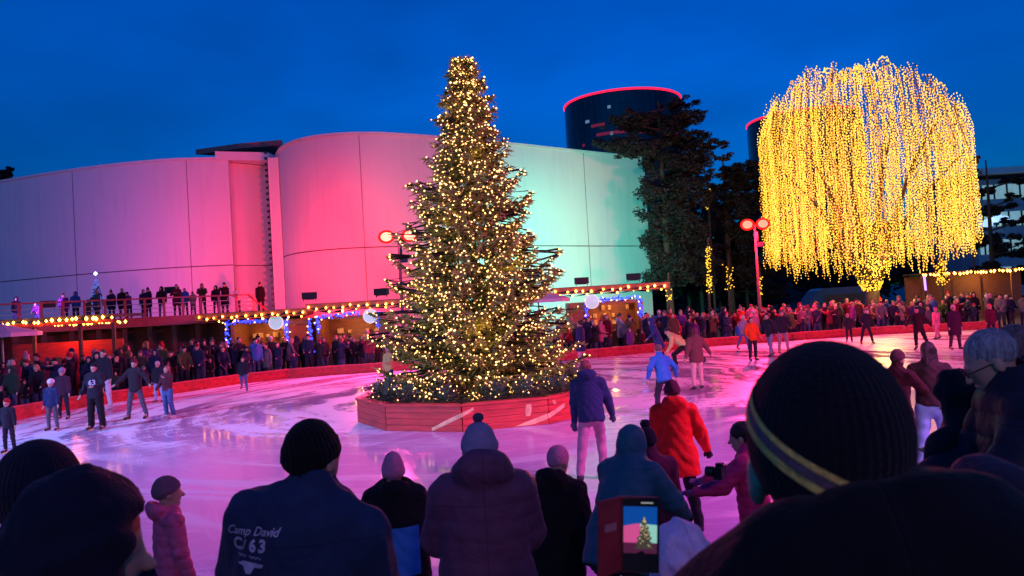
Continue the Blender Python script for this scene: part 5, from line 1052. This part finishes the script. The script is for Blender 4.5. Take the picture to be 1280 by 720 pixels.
def project_text(target, parent, text, c, size, mat, name, up=(0, 0, 1), n=(0, -1, 0), slant=0.0, bold=.0):
    """lettering printed on a garment: flat text laid on to the cloth; c, n, up in the garment's own space"""
    cu = bpy.data.curves.new(name, 'FONT'); cu.body = text; cu.size = size; cu.align_x = 'CENTER'; cu.align_y = 'CENTER'; cu.shear = slant; cu.offset = bold; cu.resolution_u = 3
    ob = bpy.data.objects.new(name, cu); COL.objects.link(ob); dg = bpy.context.evaluated_depsgraph_get(); me = bpy.data.meshes.new_from_object(ob.evaluated_get(dg)); bpy.data.objects.remove(ob)
    bm = bmesh.new(); bm.from_mesh(me); bmesh.ops.triangulate(bm, faces=bm.faces); bmesh.ops.subdivide_edges(bm, edges=[e for e in bm.edges if e.calc_length() > size * .22], cuts=1)
    n = Vector(n).normalized(); up = Vector(up); xr_ = up.cross(n).normalized(); up = n.cross(xr_)
    tm = target.data; bv = BVHTree.FromPolygons([v.co for v in tm.vertices], [p.vertices for p in tm.polygons]); c = Vector(c)
    for v in bm.verts:
        p = c + xr_ * v.co.x + up * v.co.y; hit = bv.ray_cast(p + n * .6, -n, 1.2)[0]; v.co = (hit + n * .0035) if hit is not None else p
    bm.to_mesh(me); bm.free(); o = link(name, me, mat, parent); return o
INK = M('faded print', (.50, .55, .72), .7, .3, 20); INKW = M('jersey number', (.6, .5, .55), .7, .1, 20)
ct_ = next(c for c in n63.children if c.name.startswith('coat'))
project_text(ct_, ct_, '63', (0, .15, 1.24), .20, INKW, 'jersey_number', n=(0, 1, 0), bold=.004)

# ------------------------------------------------------------------ the watching crowd close to the camera
def near(px_top, py_top, fd, base, face, label, pose, spec, h=.014, hs=1.0, tilt=0, extra_top=0, pxshift=0):
    """place a person so the crown of the head stands at a height over the steps; fd: pixels per metre at its distance"""
    d = FPX / fd; v = D(px_top, py_top, d); J = skeleton(hs=hs, **pose); top = hl(J, 0, -.02, .13 + extra_top)
    sc_ = (v.z - base) / top[2]; o = figure(J, spec, h=h); a = rad(face); off = Vector((top[0] * math.cos(a) - top[1] * math.sin(a), top[0] * math.sin(a) + top[1] * math.cos(a), 0)) * sc_
    put(o, (v.x - off.x, v.y - off.y, base), face, sc_, tilt); tag(o, label, 'person'); print(label[:30], 'scale', round(sc_, 2), 'd', round(d, 2)); return o, J
hands_f = dict(LA=(25, 10, 60, .7), RA=(25, 10, 60, .7))
near(44, 562, 500, .65, 10, 'person in navy-black hat and coat, furthest into the lower left corner', dict(hands_f), dict(coat=(.012, .014, .03), hat=(.010, .012, .03), hattype='smooth', hood='collar', len=.4, t=.04), h=.014, hs=1.15)
near(112, 610, 560, .65, -42, 'person in dark navy hood pulled up with reddish hair showing at its rim', dict(hands_f, head=(-20, 10)), dict(coat=(.010, .012, .028), hood='up', hattype='nohat', len=.4, t=.05, hair_out=True, hairvol=1.10, hair=(.30, .08, .05), loose=1.05), h=.014, hs=1.2)
near(206, 597, 190, .40, -50, 'small child in knitted grey-pink hat and pink snowsuit beside the dark hood', dict(LA=(4, 12, 14, .4), RA=(4, 12, 14, .4), head=(-10, 0)), dict(coat=(.62, .10, .22), hat=(.20, .10, .15), hood='down', puff=.014, t=.03, trousers=(.5, .08, .2)), h=.014, hs=1.18)
man, mJ = near(388, 529, 386, .65, -4, 'man in black beanie and navy jacket with pale lettering across the back', dict(side=11, LA=(25, 13, 55, .6), RA=(25, 13, 55, .6), head=(-22, 6)), dict(coat=(.022, .045, .10), hat=(.006, .006, .008), hood='collar', len=.2, t=.05, loose=1.12), h=.011)
mc = next(c for c in man.children if c.name.startswith('coat')); p = mJ['T2']
# lettering low between the shoulder blades, left of the spine
for (t_, x, z, s_, sl, bd) in (('Camp David', .0, .046, .040, .45, .0004), ('C', -.062, 0, .056, .15, .0022), ('/', -.033, 0, .045, .2, .0015), ('6', .004, 0, .054, .1, .0022), ('3', .040, 0, .054, .1, .0022)):
    project_text(mc, mc, t_, (-.055 + x, -.2, mJ['chest'][2] + .115 + z), s_, INK, 'back_print', n=(0, -1, 0), slant=sl, bold=bd)
def project_poly(target, polys, c, mat, name):
    tm = target.data; bv = BVHTree.FromPolygons([v.co for v in tm.vertices], [p.vertices for p in tm.polygons]); mb = MB()
    for pl in polys:
        v = []
        for x, z in pl: h_ = bv.ray_cast(Vector((c[0] + x, -1, c[2] + z)), Vector((0, 1, 0)), 2)[0]; v.append((c[0] + x, (h_.y if h_ else c[1]) - .004, c[2] + z))
        mb.add(v, [tuple(range(len(v)))])
    return mb.build(name, mat, target)
wv = []
for (x0, x1, zz) in ((-.058, -.02, -.033), (-.008, .040, -.036)):      # a line of script too faint to read
    for k in range(9): a0 = x0 + (x1 - x0) * k / 9; a1 = a0 + (x1 - x0) / 9; s0, s1 = .004 * math.sin(k * 2.1), .004 * math.sin((k + 1) * 2.1); wv.append([(a0, zz + s0), (a1, zz + s1), (a1, zz + s1 + .0035), (a0, zz + s0 + .0035)])
project_poly(mc, wv, (-.055, -.2, mJ['chest'][2] + .115), INK, 'faint_line')
project_poly(mc, [[(-.055, -.055), (-.03, -.062), (-.02, -.085), (-.002, -.085), (0, -.05), (-.03, -.047)], [(0, -.05), (-.002, -.085), (.014, -.064), (.045, -.062), (.05, -.052)]], (-.055, -.2, mJ['chest'][2] + .115), INK, 'wing_emblem')
near(441, 642, 190, .40, 0, 'small child with fluffy pale blue hat between the printed jacket and black hood', dict(), dict(coat=(.05, .12, .35), hat=(.12, .25, .6), hood='down', hattype='smooth'), h=.016, hs=1.15)
ch, cJ = near(491, 571, 190, .40, 8, 'child in pink slouch beanie and black hooded coat with bright blue lower back', dict(LA=(20, 12, 50, .5), RA=(20, 12, 50, .5), head=(12, 0)), dict(coat=(.010, .010, .014), hat=(.80, .24, .42), hood='down', hattype='slouch', t=.06, len=.3, loose=1.2, hk=.95), h=.012, hs=1.12)
cc_ = next(c for c in ch.children if c.name.startswith('coat'))
# blue block of the jacket back: a slightly larger panel following the cloth
bm = bmesh.new(); tm = cc_.data; bv = BVHTree.FromPolygons([v.co for v in tm.vertices], [p_.vertices for p_ in tm.polygons]); grid = []
for j in range(15):
    row = []
    for i in range(15):
        x = -.20 + .40 * i / 14; z = 1.20 - .42 * j / 14; hit = bv.ray_cast(Vector((x, -1, z)), Vector((0, 1, 0)), 2)[0]; y = hit.y - .012 if hit else -.15; row.append(bm.verts.new((x, y, z)))
    grid.append(row)
for j in range(14):
    for i in range(14): bm.faces.new((grid[j][i], grid[j][i + 1], grid[j + 1][i + 1], grid[j + 1][i]))
me = bpy.data.meshes.new('m'); bm.to_mesh(me); bm.free(); link('blue_back_panel', me, M('blue nylon', (.02, .20, .62), .45, .1, 6, .1, 40), cc_)
near(597, 517, 250, .40, 6, 'person in purple-brown puffer coat with hood down and lilac pompom beanie', dict(LA=(22, 12, 60, .6), RA=(22, 12, 60, .6), head=(8, 4)), dict(coat=(.16, .06, .11), hat=(.40, .30, .46), hood='down', hattype='pom', puff=.007, t=.055, len=.4, loose=1.12, pomr=.03, pomc=(.13, .09, .15)), h=.011, hs=1.05, extra_top=.055)
near(698, 559, 165, .0, -25, 'person in smooth pink cap and black coat standing at the ice edge', dict(lean=8, LA=(10, 10, 20, .3), RA=(-8, 16, 14, .1), head=(-10, 10)), dict(coat=(.010, .010, .012), hat=(.80, .26, .42), hood='down', hattype='smooth', t=.035, len=.3, gloves=True), h=.012)
near(791, 536, 185, .40, -35, 'person in teal padded jacket with hood up, leaning forward with one elbow out', dict(lean=28, stoop=8, LA=(60, 12, 50, .4), RA=(62, 24, 34, .2), head=(-6, -18), L=(10, 5, 14), R=(-8, 5, 6)), dict(coat=(.025, .12, .17), hood='up', hattype='nohat', puff=.008, t=.045, len=.3, loose=1.1, gloves=True), h=.012)
near(806, 526, 155, .03, 8, 'person in maroon coat and dark pompom hat hidden between teal hood and red coat', dict(lean=8, LA=(18, 9, 30, .4), RA=(18, 9, 30, .4)), dict(coat=(.10, .015, .05), hat=(.02, .015, .03), hattype='pom', hood='collar', t=.03), h=.016, extra_top=.06)
boy, bJ = near(925, 529, 160, .2, 62, 'boy in pink jacket seen in profile with dark short hair', dict(lean=6, LA=(48, 16, 36, .1), RA=(55, 12, 30, .4), head=(4, 4), L=(8, 5, 8), R=(-6, 5, 6)), dict(coat=(.75, .03, .17), hood='collar', hattype='none', hair=(.02, .012, .012), hairvol=1.05, t=.035, puff=.016, gloves=True, glovec=(.25, .08, .25)), h=.009, hs=1.08)
# grey-haired man with glasses
gm, gJ = near(1222, 417, 292, .65, 75, 'grey-haired man with glasses in dark puffer jacket looking down to the ice', dict(lean=4, stoop=8, LA=(38, 14, 60, .3), RA=(30, 16, 60, .4), head=(-4, 16)), dict(coat=(.018, .02, .035), hood='collar', hattype='none', hair=(.30, .29, .32), hairvol=.97, puff=.012, t=.06, len=.25, loose=1.12), h=.009)
mb = MB(); Hh = gJ['H']
for s in (-1, 1):
    cc = hl(gJ, s * .034, .108, .008)
    mb.tube([cc + Hh @ V3(.023 * math.cos(a), 0, .017 * math.sin(a)) for a in np.linspace(0, 2 * PI, 15)], .0022, 5, cap=False); mb.tube([hl(gJ, s * .057, .106, .012), hl(gJ, s * .082, .02, .012), hl(gJ, s * .082, -.01, .0)], .0025, 5)
mb.tube([hl(gJ, -.011, .11, .012), hl(gJ, .011, .11, .012)], .002, 5); mb.build('glasses', MAT['metal_dark'], gm)
near(1266, 408, 250, .65, 30, 'reddish-haired person just behind the grey-haired man at the picture edge', dict(hands_f), dict(coat=(.02, .02, .035), hood='collar', hattype='none', hair=(.20, .12, .12), t=.04, len=.3), h=.014)
near(1188, 470, 255, .40, 28, 'person with black hood up in black coat close before the grey-haired man', dict(lean=10, LA=(25, 9, 30, .3), RA=(25, 9, 30, .3), head=(0, 10)), dict(coat=(.012, .012, .02), hood='up', hattype='nohat', t=.035, len=.4), h=.014, hs=.82)
# big black beanie with the yellow stripe
bigs = dict(LA=(40, 4, 80, .6), RA=(40, 4, 80, .6), head=(-16, 4))
big, BJ = near(1026, 417, 870, .65, 0, 'person in black hooded coat and black beanie with yellow stripe, closest of all', bigs, dict(coat=(.006, .006, .009), hat=(.008, .008, .013), hattype='smooth', hood='down', t=.04, len=.4, loose=1.22, hk=1.3, hoodr=(.185, .095, .10)), h=.011, hs=1.20, extra_top=.03)
# stripe: a band laid on the beanie, following its surface
hatm = next(c for c in big.children if c.name.startswith('hat')); hv = BVHTree.FromPolygons([v.co for v in hatm.data.vertices], [p_.vertices for p_ in hatm.data.polygons])
def band(z0, z1, mat, nm, tiltk=.36):
    Hh = BJ['H']; vv = []; ff = []; N = 90
    for i in range(N + 1):
        a = 2 * PI * i / N
        for z in (z0, z1):
            dr = Hh @ V3(math.cos(a), math.sin(a), 0); zz = z - .03 + .066 * math.cos(a - rad(150))
            o_ = Vector(hl(BJ, 0, -.016, zz)); hit = hv.ray_cast(o_ + Vector(dr) * .4, -Vector(dr), .5)[0]; vv.append(tuple((hit if hit else o_ + Vector(dr) * .1) + Vector(dr) * .0025))
    for i in range(N): ff.append((2 * i, 2 * i + 2, 2 * i + 3, 2 * i + 1))
    MB().add(vv, ff).build(nm, mat, hatm, True)
band(.045, .056, M('yellow knit', (.95, .60, .14), .9, .2, 60, .4, 120), 'yellow_stripe'); band(.057, .068, M('mauve knit', (.16, .09, .12), .9, .2, 60, .4, 120), 'mauve_stripe'); band(.069, .077, bpy.data.materials['yellow knit'], 'yellow_stripe')
near(1236, 604, 760, .65, 10, 'short person in blue-grey hood up beside the black hooded coat', dict(hands_f), dict(coat=(.035, .04, .07), hood='up', hattype='nohat', t=.05, len=.4), h=.014, hs=1.05)
near(847, 664, 380, .65, 10, 'child in fluffy lilac-white fur hood low beside the raised phone', dict(hands_f, head=(0, 5)), dict(coat=(.75, .62, .85), hood='up', hattype='nohat', t=.05, loose=1.1), h=.012, hs=1.35)
# red phone wallet held up by someone short
hold, hJ = near(800, 742, 560, .65, 8, 'short person at the lower edge holding up the phone, only the hand in sight', dict(LA=(70, 6, 60, .5), RA=(112, 0, 38, .42)), dict(coat=(.012, .012, .02), hood='collar', hattype='beanie', hat=(.05, .02, .05), t=.03), h=.011)
pd = FPX / 600; pc = D(800, 668, pd); ph = empty('phone', tuple(pc), rad(-3)); tag(ph, 'phone in an opened red flip case held up to film the lit tree', 'phone')
ph.rotation_euler = (rad(4), rad(3.5), rad(-5)); pw, phh = .078, .158
MB().box((0, 0, 0), (pw, .008, phh)).build('case', M('red case leather', (.22, .02, .03), .6, .2, 20, .1, 60), ph)
fl = MB().box((0, 0, 0), (.062, .004, phh)).build('case_flap', M('red case leather', (.30, .03, .05), .6, .2, 20, .1, 60), ph); fl.location = (-pw / 2 - .024, -.018, 0); fl.rotation_euler = (0, 0, rad(38))
MB().box((0, -.0026, .02), (.030, .002, .016)).build('card_slot', M('card', (.45, .2, .25), .6, .1), fl)
def scr(nm, pts, col, y, ems=.75): return MB().add([(x * pw, -.0045 - y * .0002, z * phh) for x, z in pts], [tuple(range(len(pts)))]).build(nm, M('screen ' + nm, (.01, .01, .01), .2, 0, em=col, ems=ems), ph)
scr('screen', [(-.47, -.48), (.47, -.48), (.47, .48), (-.47, .48)], (.003, .003, .006), 0)
scr('screen_sky', [(-.44, .10), (.44, .10), (.44, .38), (-.44, .38)], (.004, .08, .42), 1)
scr('screen_hall', [(-.44, -.10), (.0, -.10), (.0, .155), (-.15, .15), (-.44, .12)], (.8, .10, .35), 2)
scr('screen_wall', [(.0, -.10), (.44, -.10), (.44, .14), (.0, .155)], (.35, .75, .65), 2)
scr('screen_ice', [(-.44, -.24), (.44, -.24), (.44, -.10), (-.44, -.10)], (.10, .015, .06), 2)
rt = random.Random(3); le = [(.105 - (.22 * (1 - k / 12) + rt.uniform(0, .05)) * (.8 if k % 2 else 1.15), -.18 + .43 * k / 12) for k in range(12)]; ri = [(.105 + (.22 * (1 - k / 12) + rt.uniform(0, .05)) * (.8 if k % 2 else 1.15), -.18 + .43 * k / 12) for k in range(12)]
scr('screen_tree', le + [(.105, .26)] + ri[::-1], (.07, .06, .05), 3)
for k in range(46):
    z_ = -.16 + .40 * rt.random(); w_ = .20 * (.26 - z_) / .44; x_ = .105 + rt.uniform(-1, 1) * w_; scr('screen_light', [(x_ - .011, z_ - .006), (x_ + .011, z_ - .006), (x_ + .011, z_ + .006), (x_ - .011, z_ + .006)], (1, .75, .4), 5, .8)
scr('screen_crowd', [(-.44, -.44), (.2, -.44), (.16, -.26), (.05, -.20), (-.1, -.24), (-.2, -.30), (-.44, -.28)], (.004, .003, .008), 4)
scr('screen_text', [(.02, .425), (.33, .425), (.33, .437), (.02, .437)], (.6, .6, .6), 2)
# camera in the boy's hands
cp = D(900, 590, 5.6); cm = empty('camera', tuple(cp), rad(60)); tag(cm, 'black camera held out over the ice beside the boy in pink', 'camera')
MB().box((0, 0, 0), (.13, .06, .085)).box((0, 0, .05), (.05, .05, .03)).build('body', MAT['metal_dark'], cm)
mb = MB(); mb.lathe([(.005, 0), (.036, 0), (.038, .07), (.03, .075), (.005, .07)], n=20); Vv = mb.v[0]; mb.v = [np.stack([Vv[:, 0], Vv[:, 2] + .03, Vv[:, 1]], 1)]; mb.build('lens', M('lens barrel', (.02, .02, .02), .25, 0), cm, True)
